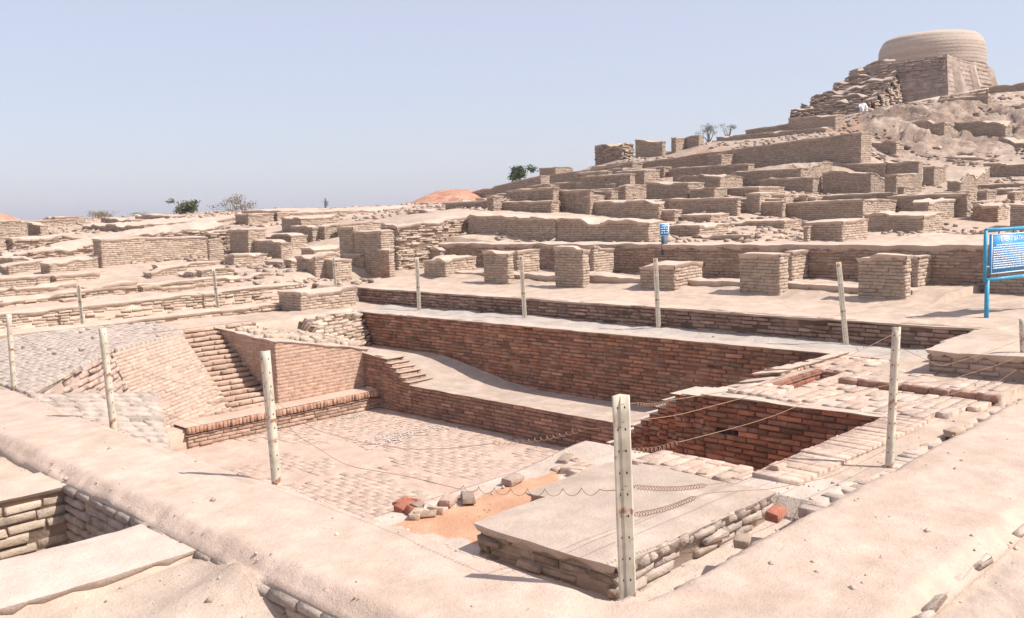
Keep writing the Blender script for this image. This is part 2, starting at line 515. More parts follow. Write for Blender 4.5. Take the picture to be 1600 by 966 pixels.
def wall_mesh(mb, x0, y0, x1, y1, zb, z00, z01, z10, rough=.03, cap=.05, bl=.26, bh=.065, faces="WSNE",
              cols=(CREAM, CREAM2), jit=.006, gap=.008, var=.08, capcol=MUDC, batter=0.0, seed=0, bseg=None, crumble=0.0,
              capdrop=.05, miss=.0, cham=.008, core=MORTAR, bmi=1, wcols=None, step=None, wob=.01):
    """solid brick wall: z00 height at (x0,y0), z01 at (x0,y1), z10 at (x1,y0); W face = -X, S face = -Y"""
    lx, ly = x1 - x0, y1 - y0
    st = step or max(.09, max(lx, ly) / 70)
    nx = max(3, int(lx / st) + 2); ny = max(3, int(ly / st) + 2)
    us = np.linspace(0, 1, nx); vs = np.linspace(0, 1, ny)
    Ug, Vg = np.meshgrid(us, vs, indexing='ij')
    Xg = x0 + Ug * lx; Yg = y0 + Vg * ly

    def top(x, y):
        u = (x - x0) / lx; v = (y - y0) / ly
        z = z00 + (z10 - z00) * u + (z01 - z00) * v
        e = rough * fbm(x * 2.3 + seed, y * 2.3, seed, 4) + rough * .9 * fbm(x * .7 + seed, y * .7, seed + 5, 2)
        if crumble:
            # brick-high steps eaten out of the top
            q = fbm(x * 1.1 + seed * 3, y * 1.1, seed + 9, 2)
            e = e - np.round(crumble * np.clip(q + .15, 0, 1) / bh) * bh
        return z + e
    Zg = top(Xg, Yg)
    if batter:
        hb = batter * (Zg - zb)
    else:
        hb = 0
    Bx = np.where(Ug == 0, 1, np.where(Ug == 1, -1, 0)); By = np.where(Vg == 0, 1, np.where(Vg == 1, -1, 0))
    edge = (Bx != 0) | (By != 0)
    d = np.minimum(np.minimum(Ug, 1 - Ug) * lx, np.minimum(Vg, 1 - Vg) * ly)
    Zt = Zg + cap * sstep(0, .16, d) * .6
    out = .018 + .03 * vnoise(Xg * 6, Yg * 6, seed + 2)
    Xt = Xg - Bx * (out - 0) ; Yt = Yg - By * (out - 0)
    cc = np.tile(capcol, (nx * ny, 1)) * (1 + .06 * fbm(Xg * 1.5, Yg * 1.5, seed + 4).ravel()[:, None])
    grid_patch(mb, Xt, Yt, Zt, cc, 0)
    # skirts
    def side(ix, iy, nrm):
        px, py, pz = Xg[ix, iy], Yg[ix, iy], Zt[ix, iy]
        o = out[ix, iy]
        cor = capdrop * (.35 + 1.3 * vnoise(px * 9, py * 9, seed + 6)) if capdrop else 0 * px + .01
        ox, oy = Xt[ix, iy], Yt[ix, iy]
        r0 = np.stack([ox, oy, pz], -1)
        r1 = np.stack([px - nrm[0] * -.022, py - nrm[1] * -.022, pz - cor], -1)
        r2 = np.stack([px - nrm[0] * .01, py - nrm[1] * .01, pz - cor - .015], -1)
        bt = batter * (pz - zb)
        r3 = np.stack([px - nrm[0] * .01 + nrm[0] * bt, py - nrm[1] * .01 + nrm[1] * bt, 0 * pz + zb], -1)
        v = np.stack([r0, r1, r2, r3], 1)
        m = len(px)
        i = np.arange(m - 1)
        fs = []
        for k in range(3):
            fs.append(np.stack([i * 4 + k, (i + 1) * 4 + k, (i + 1) * 4 + k + 1, i * 4 + k + 1], -1))
        col = np.stack([np.tile(capcol, (m, 1)), np.tile(capcol * .97, (m, 1)), np.tile(core, (m, 1)), np.tile(core, (m, 1))], 1)
        mb.add(v.reshape(-1, 3), np.concatenate(fs), col.reshape(-1, 3), 0)
    side(np.arange(nx)[::-1], np.zeros(nx, int), (0, -1))
    side(np.zeros(ny, int), np.arange(ny), (-1, 0))
    side(np.arange(nx), np.full(nx, ny - 1), (0, 1))
    side(np.full(ny, nx - 1), np.arange(ny)[::-1], (1, 0))
    hmax = max(z00, z01, z10, z01 + z10 - z00) + rough + .1
    hh = hmax - zb
    nseg = bseg
    cd = capdrop * .5

    def fac(a, b, nrm, xf):
        P00 = np.array([a[0], a[1], zb]); P10 = np.array([b[0], b[1], zb])
        o = np.array([nrm[0], nrm[1], 0.])
        P01 = P00 + np.array([0, 0, hh]); P11 = P10 + np.array([0, 0, hh])
        if batter:
            P00 = P00 + o * batter * hh; P10 = P10 + o * batter * hh
        def mask(u, v):
            x, y = xf(u)
            return v + zb < top(x, y) - cd + .02
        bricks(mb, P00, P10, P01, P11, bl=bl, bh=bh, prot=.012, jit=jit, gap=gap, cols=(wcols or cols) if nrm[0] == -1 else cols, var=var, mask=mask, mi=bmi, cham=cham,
               N=o, miss=miss, wob=wob, seed=seed)
    if 'W' in faces: fac((x0, y1), (x0, y0), (-1, 0), lambda u: (x0 + .03, y1 - u))
    if 'S' in faces: fac((x0, y0), (x1, y0), (0, -1), lambda u: (x0 + u, y0 + .03))
    if 'E' in faces: fac((x1, y0), (x1, y1), (1, 0), lambda u: (x1 - .03, y0 + u))
    if 'N' in faces: fac((x1, y1), (x0, y1), (0, 1), lambda u: (x1 - u, y1 - .03))


# ------------------------------------------------------------------ ground sheet
def axis_lines(fine0, fine1, d0, breaks, far, neg):
    a = list(np.arange(fine0, fine1, d0))
    s = d0; x = fine1
    while x < far:
        a.append(x); s = min(s * 1.018, 400) if x < 90 else s * 1.12
        if x < 90: s = min(s, .42 if (x < 36 or x > 82) and fine0 == 0 else .27)
        x += s
    a.append(far)
    s = d0; x = fine0
    while x > neg:
        s *= 1.15; x -= s; a.append(x)
    a = np.array(a)
    for b in breaks:
        a = a[np.abs(a - b) > .016]
    bb = [q for b in breaks for q in (b - .006, b + .006)]
    return np.unique(np.round(np.concatenate([a, bb]), 4))


xb = [46.55, 2.87, 4.0, 6.3, 6.95, 8.9, 9.2, 9.95, 10.45, 10.85, 11.2, 11.4, 12.4, 13.75, 19.0]
yb = [1.8, 3.1, 3.85, 4.15, 5.22, 5.5, 5.75, 5.9, 6.0, 6.85, 8.42, 14.5, 14.92, 17.2, 20.9]
gx = axis_lines(.0, 9.0, .036, xb, 3500, -400)
gy = axis_lines(.0, 9.0, .036, yb, 3500, -400)
GX, GY = np.meshgrid(gx, gy, indexing='ij')
GZ = ground_base(GX, GY)
GD = np.maximum(GX * R[0, 2] + GY * R[1, 2], 1)
PM = path_mask(GX, GY)
inpool = (GX > 4.0) & (GX < 10.86) & (GY > 5.88) & (GY < 14.52) & (GZ < -1.4)
nz = ground_noise(GX, GY, GD)
nz = np.where((GX > 4.05) & (GX < 12.4) & (GY > 3.2) & (GY < 17.2), nz * .4, nz)
nz = np.where(inpool, nz * .6, nz)
nearfar = sstep(19, 26, GD)
rg = fbm(GX * .45, GY * .45, 31, 5)
nz = nz + nearfar * rg * .10
# broken, gullied flank of the mound
lat = GX * R[0, 0] + GY * R[1, 0]
gpx = CX + FPX * lat / GD
mound = sstep(49, 55, GD) * sstep(1290, 1400, gpx) * (1 - .97 * sstep(60, 64, GD)) * (1 - sstep(95, 120, GD))
rid = np.abs(fbm(GX * .33, GY * .33, 41, 5))
nz = nz + mound * (1.0 * (rid - .25) - 1.0 * np.abs(fbm(GX * .8, GY * .8, 47, 4)) - .9 * np.abs(fbm(GX * 2.1, GY * 2.1, 49, 3)) + .35 * np.abs(fbm(GX * 1.1, GY * 3.2, 53, 3)) + .55)
GZ2 = GZ + nz * np.where(GD > 150, 0, 1)
dE = edge_drop(GX, GY)
GZ2 = np.where(PM, GZ2 - .10 * (1 - sstep(-.02, .17, dE)) - .012 * np.clip(fbm(GX * 6, GY * 6, 61, 3), 0, 1) * (1 - sstep(.1, .35, dE)) + .02, GZ2)
# colours of the ground itself
C = np.tile(np.array([.505, .382, .298]), (*GX.shape, 1))
C[PM] = np.array([.54, .408, .325])
big = fbm(GX * .25, GY * .25, 71, 4)[..., None]
C = C * (1 + .10 * big)
C = C * (1 - .16 * np.clip(fbm(GX * .9, GY * .9, 73, 5) + .1, 0, 1)[..., None] * (GD < 22)[..., None])
C = np.where((GX > 12.4)[..., None] & (GX < 13.75)[..., None] & (GY < 17.5)[..., None] & (GY > 4.6)[..., None],
             np.array([.43, .37, .325]), C)
C = np.where(inpool[..., None], np.array([.515, .375, .30]) * (1 + .12 * big) * (1 + .08 * fbm(GX * 3, GY * 3, 29, 4))[..., None], C)
bench = (GX > 10.86) & (GX < 12.39) & (GY > 5.5) & (GY < 17.1)
C = np.where(bench[..., None], np.array([.45, .35, .285]), C)
pl = (GX > 4.0) & (GX < 6.95) & (GY > 3.1) & (GY < 5.9)
C = np.where(pl[..., None], np.array([.55, .44, .365]), C)
orange = pl & (GY > 4.75 + .12 * fbm(GX * 2, GY * 2, 8)) & (GY < 5.62 + .12 * fbm(GX * 2, GY * 2, 9)) & (GX > 4.35 + .3 * fbm(GY * 3, GX, 10)) & (GX < 6.05 + .2 * fbm(GY * 3, GX, 18))
C = np.where(orange[..., None], np.array([.53, .29, .18]) * (1 + .12 * fbm(GX * 5, GY * 5, 19, 3))[..., None], C)
low = (GY < 1.75) & (GX > 3)
C = np.where(low[..., None], np.array([.40, .31, .255]) * (1 + .25 * fbm(GX * 12, GY * 12, 77, 3))[..., None], C)
ml = (GX < 2.8) & (GY < 6.0)
C = np.where(ml[..., None], np.array([.50, .39, .31]), C)
# foot of the pillar terrace: browner, trampled
tr = sstep(15.2, 16.2, GX) * (GX < 19)
C = C * (1 - .10 * (tr * (fbm(GX * 1.2, GY * 1.2, 79) > .05))[..., None])
fr = np.clip(fbm(GX * .16, GY * .16, 83, 4) * 2.2, 0, 1) * nearfar * .5
C = C * (1 - fr[..., None]) + np.array([.36, .26, .20]) * fr[..., None]
hb_ = (sstep(26, 45, GD) * sstep(600, 900, gpx) * .8)[..., None]
C = C * (1 - hb_) + np.array([.37, .28, .22]) * hb_
mm = (mound * np.clip(.6 + 1.3 * fbm(GX * .5, GY * .5, 91, 4), 0, 1))
C = C * (1 - mm[..., None]) + np.array([.21, .145, .11]) * mm[..., None]
redp = np.exp(-(((gpx - 1080) / 50) ** 4)) * ((GD > 51.5) & (GD < 58)) + np.exp(-(((gpx - 1325) / 22) ** 4)) * ((GD > 53) & (GD < 62))
redp = np.clip(redp, 0, 1)
C = C * (1 - redp[..., None]) + np.array([.43, .26, .18]) * redp[..., None]
plainf = sstep(120, 200, GD)[..., None]
C = C * (1 - plainf) + np.array([.33, .28, .2]) * plainf

nx_, ny_ = GX.shape
ii, jj = np.meshgrid(np.arange(nx_ - 1), np.arange(ny_ - 1), indexing='ij')
cx_ = (GX[1:, 1:] + GX[:-1, :-1]) / 2; cy_ = (GY[1:, 1:] + GY[:-1, :-1]) / 2
fpm = path_mask(cx_, cy_)
fpool = (cx_ > 4.0) & (cx_ < 10.85) & (cy_ > 5.9) & (cy_ < 14.5) & (GZ[1:, 1:] < -1.4) & (GZ[:-1, :-1] < -1.4)
A = (ii * ny_ + jj)
FQ = np.stack([A, A + ny_, A + ny_ + 1, A + 1], -1)
VV = np.stack([GX, GY, GZ2], -1).reshape(-1, 3); CC = C.reshape(-1, 3)


def sheet(name, sel, mat):
    f = FQ[sel]
    u, inv = np.unique(f.ravel(), return_inverse=True)
    mb = MB(); mb.add(VV[u], inv.reshape(-1, 4), CC[u])
    o = mb.build(name, mat, origin=(0, 0, 0), smooth=True)
    tag(o, kind='structure')
    return o


gd_c = (GD[1:, 1:] + GD[:-1, :-1]) / 2; gp_c = (gpx[1:, 1:] + gpx[:-1, :-1]) / 2
fh = (gd_c > 49) & (gp_c > 830) & (gd_c < 150) & (cx_ > 0)
sheet("ground", ~fpm & ~fpool & ~fh, GROUND)
sheet("path", fpm, MUD)
sheet("pool_floor", fpool, GROUND)
sheet("hill", fh, STONE)


def gz(x, y):
    x = np.atleast_1d(np.asarray(x, float)); y = np.atleast_1d(np.asarray(y, float))
    return ground_base(x, y)


# ------------------------------------------------------------------ the bath
def P(x, y, z): return np.array([x, y, z], float)


POOLR = (np.array([.41, .185, .11]), np.array([.33, .19, .13]))
BUFF = (np.array([.48, .33, .25]), np.array([.40, .26, .19]))

# far long wall (faces -X)
mb = MB()
wall_mesh(mb, 12.37, 4.75, 12.62, 17.0, -1.7, .03, .0, .03, rough=.012, cap=.02, faces="WS", cols=POOLR, wcols=POOLR, jit=.008,
          capcol=np.array([.50, .40, .33]), capdrop=.02, core=np.array([.25, .16, .115]), var=.20, seed=3, wob=.02, gap=.016, miss=.01)
tag(mb.build("pool_wall", [MUD, REDBRICK]), "long deep red brick wall on the far side of the sunken bath", "wall")

# bench front (faces -X) with the raised left end
mb = MB()
wall_mesh(mb, 10.82, 6.3, 11.0, 13.6, -1.7, -1.06, -1.04, -1.07, rough=.008, cap=.01, faces="W", cols=BUFF,
          wcols=(np.array([.36, .19, .135]), np.array([.30, .19, .145])), jit=.006, capcol=np.array([.45, .35, .28]), capdrop=.012, core=np.array([.22, .15, .115]), var=.18, seed=5, gap=.012)
tag(mb.build("bench_wall", [MUD, REDBRICK]), "low reddish brick bench wall along the far edge of the pool floor", "wall")
mb = MB()
for k in range(6):
    y0 = 13.45 + k * .14
    z1 = -.98 + k * .075
    wall_mesh(mb, 10.80 + .01 * k, y0, 11.35 - k * .02, 14.98 if k == 5 else y0 + .16, -1.7, z1, z1 + (.06 if k == 5 else 0), z1, rough=.006, cap=.008, faces="WS", cols=BUFF,
              wcols=(np.array([.36, .20, .14]), np.array([.30, .19, .145])), capdrop=.012, var=.15, seed=6 + k, core=np.array([.25, .17, .13]), capcol=np.array([.47, .36, .29]))
tag(mb.build("brick_steps", [MUD, REDBRICK]), "worn brick steps rising at the left end of the bench wall", "steps")

# ledge below the left wall with its row of bricks on edge
mb = MB()
wall_mesh(mb, 6.9, 14.46, 10.86, 14.95, -1.72, -1.38, -1.38, -1.38, rough=.006, cap=.006, faces="S", cols=BUFF, capdrop=.01, seed=21, var=.12, core=np.array([.28, .19, .14]), capcol=PINK)
bricks(mb, P(6.9, 14.44, -1.36), P(10.86, 14.44, -1.36), P(6.9, 14.44, -1.24), P(10.86, 14.44, -1.24), bl=.072, bh=.12, prot=.03, jit=.012, gap=.014,
       cols=(np.array([.50, .30, .21]), np.array([.44, .25, .17])), mi=1, stagger=False, back=.12, cham=.006)
wall_mesh(mb, 6.9, 14.47, 10.86, 14.97, -1.5, -1.24, -1.24, -1.24, rough=.008, cap=.01, faces="", capdrop=.01, seed=22, core=np.array([.40, .28, .21]), capcol=np.array([.52, .38, .30]))
tag(mb.build("brick_ledge", [MUD, BRICK]), "low ledge edged with upright bricks at the left end of the pool floor", "ledge")

# salmon plastered pier
xP0, yP0 = 8.9, 14.93
zP = zat(533, xP0, yP0)
mb = MB()
zPr = zat(545, 10.9, 14.93)
wall_mesh(mb, xP0, yP0, 10.95, 17.1, -1.5, zP, .02, zPr, rough=.03, cap=.03, faces="WS", jit=.0015, gap=.002, cham=.002, cols=(np.array([.53, .345, .25]), np.array([.52, .35, .26])),
          wcols=BUFF, capcol=np.array([.50, .39, .32]), capdrop=.03, seed=24, var=.03, core=np.array([.52, .34, .25]), wob=.004)
# rubble strewn over its sloping top
for k in range(120):
    x = rng.uniform(xP0 + .1, 10.9); y = rng.uniform(15.1, 17.1)
    z = zP + (zPr - zP) * (x - xP0) / 2.05 + (.02 - zP) * (y - yP0) / 2.17 + .03
    s = rng.uniform(.07, .15)
    bricks(mb, P(x, y, z), P(x + s * 1.8, y + rng.normal(0, .05), z), P(x, y + s, z + .02), P(x + s * 1.8, y + s, z + .02 + rng.normal(0, .02)), bl=s * 2.4, bh=s * 1.5, prot=.03, jit=.01, mi=1)
tag(mb.build("plastered_pier", [MUD, BRICK]), "salmon mud-plastered pier with rubble on its sloping top at the bath's left end", "pier")

# receding stepped brick wall between the pier and the smooth wall
mb = MB()
for k in range(17):
    yk = 15.0 + k * .128; zk = -1.27 + k * .078
    L0, L1 = 7.2, 8.95 + (.02 * k)
    bricks(mb, P(L0, yk, zk), P(L1 + .5 * (k > 12), yk, zk), P(L0, yk + .01, zk + .076), P(L1 + .5 * (k > 12), yk + .01, zk + .076), bl=.29, bh=.076, prot=.02, jit=.016, gap=.012, cols=BUFF, var=.12, mi=1, back=.1, cham=.012, wob=.0)
    box(mb, L0, L1 + .5 * (k > 12), yk + .03, yk + .25, zk - .08, zk + .066, np.array([.46, .34, .265]), 0)
tag(mb.build("stepped_wall", [MUD, BRICK]), "receding brick wall of ragged courses beside the salmon pier", "wall")
# left pool wall behind the bench, rubble faced
mb = MB()
wall_mesh(mb, 10.9, 17.0, 12.9, 17.5, -1.2, .0, .0, .05, rough=.04, cap=.03, faces="WS", jit=.03, gap=.02, bh=.085, cols=(CREAM, np.array([.40, .28, .21])), seed=27, var=.12, capdrop=.03, crumble=.12, wob=.03)
bricks(mb, P(10.9, 16.2, -.75), P(12.35, 16.6, -.7), P(10.9, 16.98, .0), P(12.35, 16.98, .0), bl=.27, bh=.085, prot=.03, jit=.03, gap=.03, cols=(CREAM, np.array([.42, .30, .22])), mi=1, back=.3)
tag(mb.build("rubble_wall", [MUD, BRICK]), "rough rubble-faced wall closing the left end above the bench", "wall")

# smooth battered wall + its pavement
S0 = g(175, 553, 0.); S1 = g(292, 520, 0.)
mb = MB()
B0 = P(6.35, 14.62, -1.5); B1 = P(8.05, 14.98, -1.27)
T0 = P(S0[0], S0[1], .0); T1 = P(S1[0] - .1, S1[1], .0)
bricks(mb, B0, B1, T0, T1, bl=.29, bh=.075, prot=.012, jit=.004, gap=.006, cols=(np.array([.50, .36, .28]), np.array([.46, .33, .26])), var=.05, mi=1, back=.06, wob=.02)
u = np.linspace(0, 1, 12); UU, VV2 = np.meshgrid(u, u, indexing='ij')
Q = ((B0[None, None] * (1 - UU[..., None]) + B1 * UU[..., None]) * (1 - VV2[..., None]) + (T0 * (1 - UU[..., None]) + T1 * UU[..., None]) * VV2[..., None])
grid_patch(mb, Q[..., 0], Q[..., 1], Q[..., 2], np.array([.44, .32, .25]), 0)
# its end (seen from -X) and the back
mb.add([B1, P(8.3, 17.6, -1.4), P(8.3, 17.6, 0), T1], [[0, 1, 2, 3]], np.array([.40, .29, .22]), 0)
tag(mb.build("battered_wall", [MUD, BRICK]), "smooth sloping brick wall below the grey brick pavement", "wall")

# grey sloping brick pavement beside the path
mb = MB()
G1 = (np.array([.475, .385, .325]), np.array([.435, .35, .295]))
bricks(mb, P(4.08, 13.0, -.03), P(4.08, 19.6, -.05), P(6.3, 15.7, .05), P(6.6, 19.9, .06), bl=.30, bh=.14, prot=.008, jit=.0028, gap=.006, cham=.003, cols=G1, var=.03, miss=.05, mi=1, N=P(-.05, 0, 1), back=.06)
bricks(mb, P(6.3, 15.6, .05), P(6.6, 19.9, .06), P(8.3, 17.1, .02), P(8.6, 19.9, .03), bl=.30, bh=.14, prot=.008, jit=.0028, gap=.006, cham=.003, cols=G1, var=.03, miss=.05, mi=1, N=P(0, 0, 1), back=.06)
grid = [P(4.02, 12.9, -.06), P(4.02, 20, -.07), P(8.6, 20, -.0), P(8.3, 17.1, -.0), P(6.3, 15.65, .02)]
mb.add([grid[0], grid[4], grid[3], grid[2], grid[1]], [[0, 1, 2, 3], [0, 3, 4, 4]], np.array([.42, .34, .29]), 0)
# broken stair of bricks dropping from it along the path
for k in range(15):
    f_ = k / 14.
    x = 4.12 + .0 * k; y = 12.95 - f_ * 2.4
    zz = -.05 - f_ * .5
    bricks(mb, P(4.03, y - .2, zz), P(5.0 + .9 * (1 - f_), y + .25, zz - .35), P(4.03, y, zz + .01), P(5.0 + .9 * (1 - f_), y + .45, zz - .33), bl=.28, bh=.2, prot=.03, jit=.006, cham=.005, gap=.008, cols=G1, mi=1, N=P(0, 0, 1), back=.12)
A0, A1, A2_, A3 = P(4.6, 12.6, -1.65), P(6.36, 14.6, -1.5), P(4.05, 13.05, -.04), P(6.28, 15.66, .0)
uu_ = np.linspace(0, 1, 10); UU, VV2 = np.meshgrid(uu_, uu_, indexing='ij')
Q = ((A0[None, None] * (1 - UU[..., None]) + A1 * UU[..., None]) * (1 - VV2[..., None]) + (A2_ * (1 - UU[..., None]) + A3 * UU[..., None]) * VV2[..., None])
grid_patch(mb, Q[..., 0], Q[..., 1], Q[..., 2], np.array([.42, .32, .26]), 0)
bricks(mb, A0, A1, A2_, A3, bl=.29, bh=.085, prot=.03, jit=.022, cham=.006, gap=.01, cols=(PINK * .97, np.array([.45, .35, .29])), mi=1, back=.05, miss=.04, wob=.05)
tag(mb.build("brick_pavement", [MUD, BRICK]), "grey sloping brick pavement beside the left path with a broken lower edge", "pavement")

# pool floor bricks
mb = MB()
def fmask(u, v):
    q = fbm(u * .7, v * .7, 55, 3)
    return q > -.12 + .3 * vnoise(u * 4, v * 4, 56)
bricks(mb, P(4.05, 14.45, -1.6), P(4.05, 5.95, -1.6), P(10.82, 14.45, -1.6), P(10.82, 5.95, -1.6), bl=.27, bh=.115, prot=.005, jit=.0016, gap=.0035,
       cols=(np.array([.515, .385, .31]), np.array([.50, .355, .28])), var=.03, mi=0, N=P(0, 0, 1), back=.03, mask=fmask, cham=.004)
tag(mb.build("floor_paving", [BRICK]), kind='structure')

# white salt efflorescence on the pool floor: specks and small patches
mb = MB()
for (px, py, rx, ry, n) in [(618, 685, .28, .07, 60), (650, 675, .30, .06, 50), (556, 651, .22, .04, 34), (590, 690, .3, .06, 16), (715, 667, .4, .03, 16), (500, 668, .5, .15, 14), (610, 665, .6, .2, 20)]:
    c0 = g(px, py, -1.59)
    for _ in range(n * 2):
        cx, cy = c0[0] + rng.normal(0, rx), c0[1] + rng.normal(0, ry * 2.2)
        t = np.linspace(0, 2 * np.pi, 8)[:-1]; rr = rng.uniform(.006, .022) * (1 + .4 * rng.normal(0, .6, 7))
        v = [[cx, cy, -1.577]] + [[cx + 1.6 * q * math.cos(a_), cy + q * math.sin(a_), -1.579] for q, a_ in zip(rr, t)]
        mb.add(v, [[0, 1 + i, 1 + (i + 1) % 7, 1 + (i + 1) % 7] for i in range(7)], np.array([.55, .465, .41]))
tag(mb.build("salt_stains", [GROUND]), kind='stuff')

# near end: platform edge rim, broken bricks
mb = MB()
RIM = (np.array([.54, .41, .33]), np.array([.50, .34, .26]))
def bset(x0, x1, y0, y1, z, bl, bh, **k):
    k['prot'] = k.get('prot', .01) * .45; k['jit'] = k.get('jit', .01) * .5; k['cham'] = .006; k['gap'] = .007; z = z + .012
    bricks(mb, P(x0, y0, z), P(x1, y0, z), P(x0, y1, z), P(x1, y1, z), bl=bl, bh=bh, N=P(0, 0, 1), back=k.pop('back', .07), mi=0, **k)
bset(4.9, 6.98, 5.66, 5.9, -.235, .25, .11, prot=.02, jit=.012, cols=RIM, miss=.45, back=.05)
bset(6.1, 6.98, 4.95, 5.64, -.19, .25, .11, prot=.03, jit=.02, cols=RIM, miss=.25)
bset(6.5, 6.98, 3.9, 5.0, -.10, .24, .13, prot=.02, jit=.01, gap=.012, cols=RIM, miss=.05)
tag(mb.build("brick_kerb", [BRICK]), "broken pinkish brick rim between the orange earth strip and the deep pit", "brick rim")

# the pit
mb = MB()
PITC = (np.array([.36, .13, .075]), np.array([.28, .135, .09]))
zs = -1.75
wall_mesh(mb, 9.15, 3.8, 9.6, 5.95, zs, -.0, -.02, .0, rough=.012, cap=.015, faces="W", cols=PITC, wcols=PITC, jit=.008, gap=.014, capdrop=.012, var=.25, seed=31, core=np.array([.18, .10, .07]), capcol=np.array([.54, .43, .35]))
for k in range(12):
    y0 = 5.94 + k * .13
    z1 = -.04 - .012 * k - (.085 * max(0, k - 2))
    wall_mesh(mb, 9.15 + .004 * k, y0, 9.62, y0 + .15, zs, z1, z1, z1, rough=.01, cap=.01, faces="W", cols=PITC, wcols=PITC, jit=.008, gap=.014, capdrop=.01, var=.2, seed=32 + k, core=np.array([.19, .11, .08]), capcol=np.array([.54, .43, .35]))
tag(mb.build("pit_wall", [MUD, REDBRICK]), "dark red brick wall of the deep pit, its left shoulder stepping down", "wall")
mb = MB()
# ragged edge of the end platform towards the bench
for k in range(13):
    x0 = 9.35 + k * .235
    z1 = -.55 + .05 * k + (.02 if k % 2 else 0)
    z1 = min(z1, .05 - .0 * k)
    d = .55 - .045 * k
    if k > 9: d = .05
    wall_mesh(mb, x0, 5.72, x0 + .25, 5.75 + max(.06, d), -1.6, min(.06, z1 + .35), min(.06, z1 + .35) - .2 * d, min(.06, z1 + .35), rough=.02, cap=.02, faces="WSN", cols=RIM, wcols=PITC, jit=.012, seed=50 + k, capdrop=.02, var=.12)
tag(mb.build("ragged_wall_edge", [MUD, BRICK]), "ragged stepped brick edge where the right end of the bath meets the far wall", "wall edge")

# end platform paving (right of the pit)
mb = MB()
bset(9.25, 10.42, 3.2, 5.2, .0, .28, .13, prot=.012, jit=.008, gap=.012, cols=(np.array([.55, .43, .35]), np.array([.52, .37, .29])), var=.08, miss=.25)
bset(9.3, 9.9, 5.2, 5.72, .0, .28, .13, prot=.03, jit=.012, gap=.012, cols=(np.array([.55, .43, .35]), np.array([.52, .37, .29])), var=.08, miss=.05)
bset(11.2, 12.3, 4.95, 5.72, .0, .28, .13, prot=.02, jit=.01, gap=.012, cols=(np.array([.55, .43, .35]), np.array([.50, .35, .27])), var=.08, miss=.2)
bset(10.5, 11.35, 3.2, 4.85, .07, .28, .13, prot=.008, jit=.006, gap=.012, cols=(np.array([.53, .41, .34]), np.array([.50, .37, .29])), var=.06, miss=.4)
bricks(mb, P(11.2, 5.5, -.2), P(11.2, 5.22, -.2), P(11.2, 5.5, 0), P(11.2, 5.22, 0), mi=0, cols=POOLR, N=P(-1, 0, 0))
bricks(mb, P(9.95, 5.5, -.2), P(11.2, 5.5, -.2), P(9.95, 5.5, .02), P(11.2, 5.5, .02), mi=0, cols=(RED * 1.1, RED2), N=P(0, -1, 0))
tag(mb.build("end_paving", [BRICK]), kind='structure')
mb = MB()
bricks(mb, P(10.44, 4.9, .0), P(10.44, 3.15, .0), P(10.44, 4.9, .085), P(10.44, 3.15, .085), bl=.26, bh=.08, mi=0, cols=(np.array([.36, .2, .14]), np.array([.3, .17, .12])), N=P(-1, 0, 0), prot=.02, jit=.008)
tag(mb.build("brick_step", [BRICK]), "one-course brick step crossing the paving at right", "step")

# brick rims of the strip between pit and right path
mb = MB()
bset(6.6, 9.3, 3.42, 3.84, -.02, .105, .42, prot=.02, jit=.012, gap=.014, cols=RIM, miss=.02, stagger=False)
tag(mb.build("pit_kerb", [BRICK]), "row of pale bricks edging the near side of the deep pit", "kerb")
mb = MB()
bset(5.9, 11.0, 3.0, 3.18, -.05, .12, .18, prot=.02, jit=.014, gap=.018, cols=(np.array([.52, .42, .35]), np.array([.47, .36, .30])), miss=.35, wob=.05)
tag(mb.build("path_kerb", [BRICK]), "worn line of bricks along the inner edge of the right path", "kerb")

# raised brick block at right
mb = MB()
wall_mesh(mb, 11.34, .9, 12.3, 4.2, -.1, .36, .37, .36, rough=.035, cap=.03, faces="WSN", seed=61, cols=(np.array([.42, .31, .245]), np.array([.38, .26, .2])), jit=.012, gap=.014, capdrop=.06)
tag(mb.build("brick_platform", [MUD, BRICK]), "low brick platform with a mud top at the right edge behind the fence", "platform")

# near block in the corner of the yard
mb = MB()
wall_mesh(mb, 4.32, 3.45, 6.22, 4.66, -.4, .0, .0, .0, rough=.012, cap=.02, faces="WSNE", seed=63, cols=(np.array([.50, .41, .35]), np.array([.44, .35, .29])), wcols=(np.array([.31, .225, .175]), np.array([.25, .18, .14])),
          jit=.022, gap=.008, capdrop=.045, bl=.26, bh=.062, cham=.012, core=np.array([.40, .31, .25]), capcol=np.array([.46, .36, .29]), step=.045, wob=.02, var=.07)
bricks(mb, P(4.36, 3.425, -.075), P(6.2, 3.425, -.075), P(4.36, 3.45, .005), P(6.2, 3.45, .005), bl=.105, bh=.08, prot=.028, jit=.014, gap=.012, cols=(np.array([.47, .375, .305]), np.array([.43, .34, .275])), mi=1, stagger=False, back=.15, cham=.02, N=P(0, -.8, .6), var=.05)
wall_mesh(mb, 5.2, 4.6, 6.25, 5.0, -.4, -.03, -.05, -.03, rough=.015, cap=.02, faces="WNE", seed=64, step=.06, capcol=np.array([.46, .36, .29]))
tag(mb.build("mud_topped_block", [MUD, BRICK]), "low rectangular brick block with smooth mud top just behind the nearest post", "block")

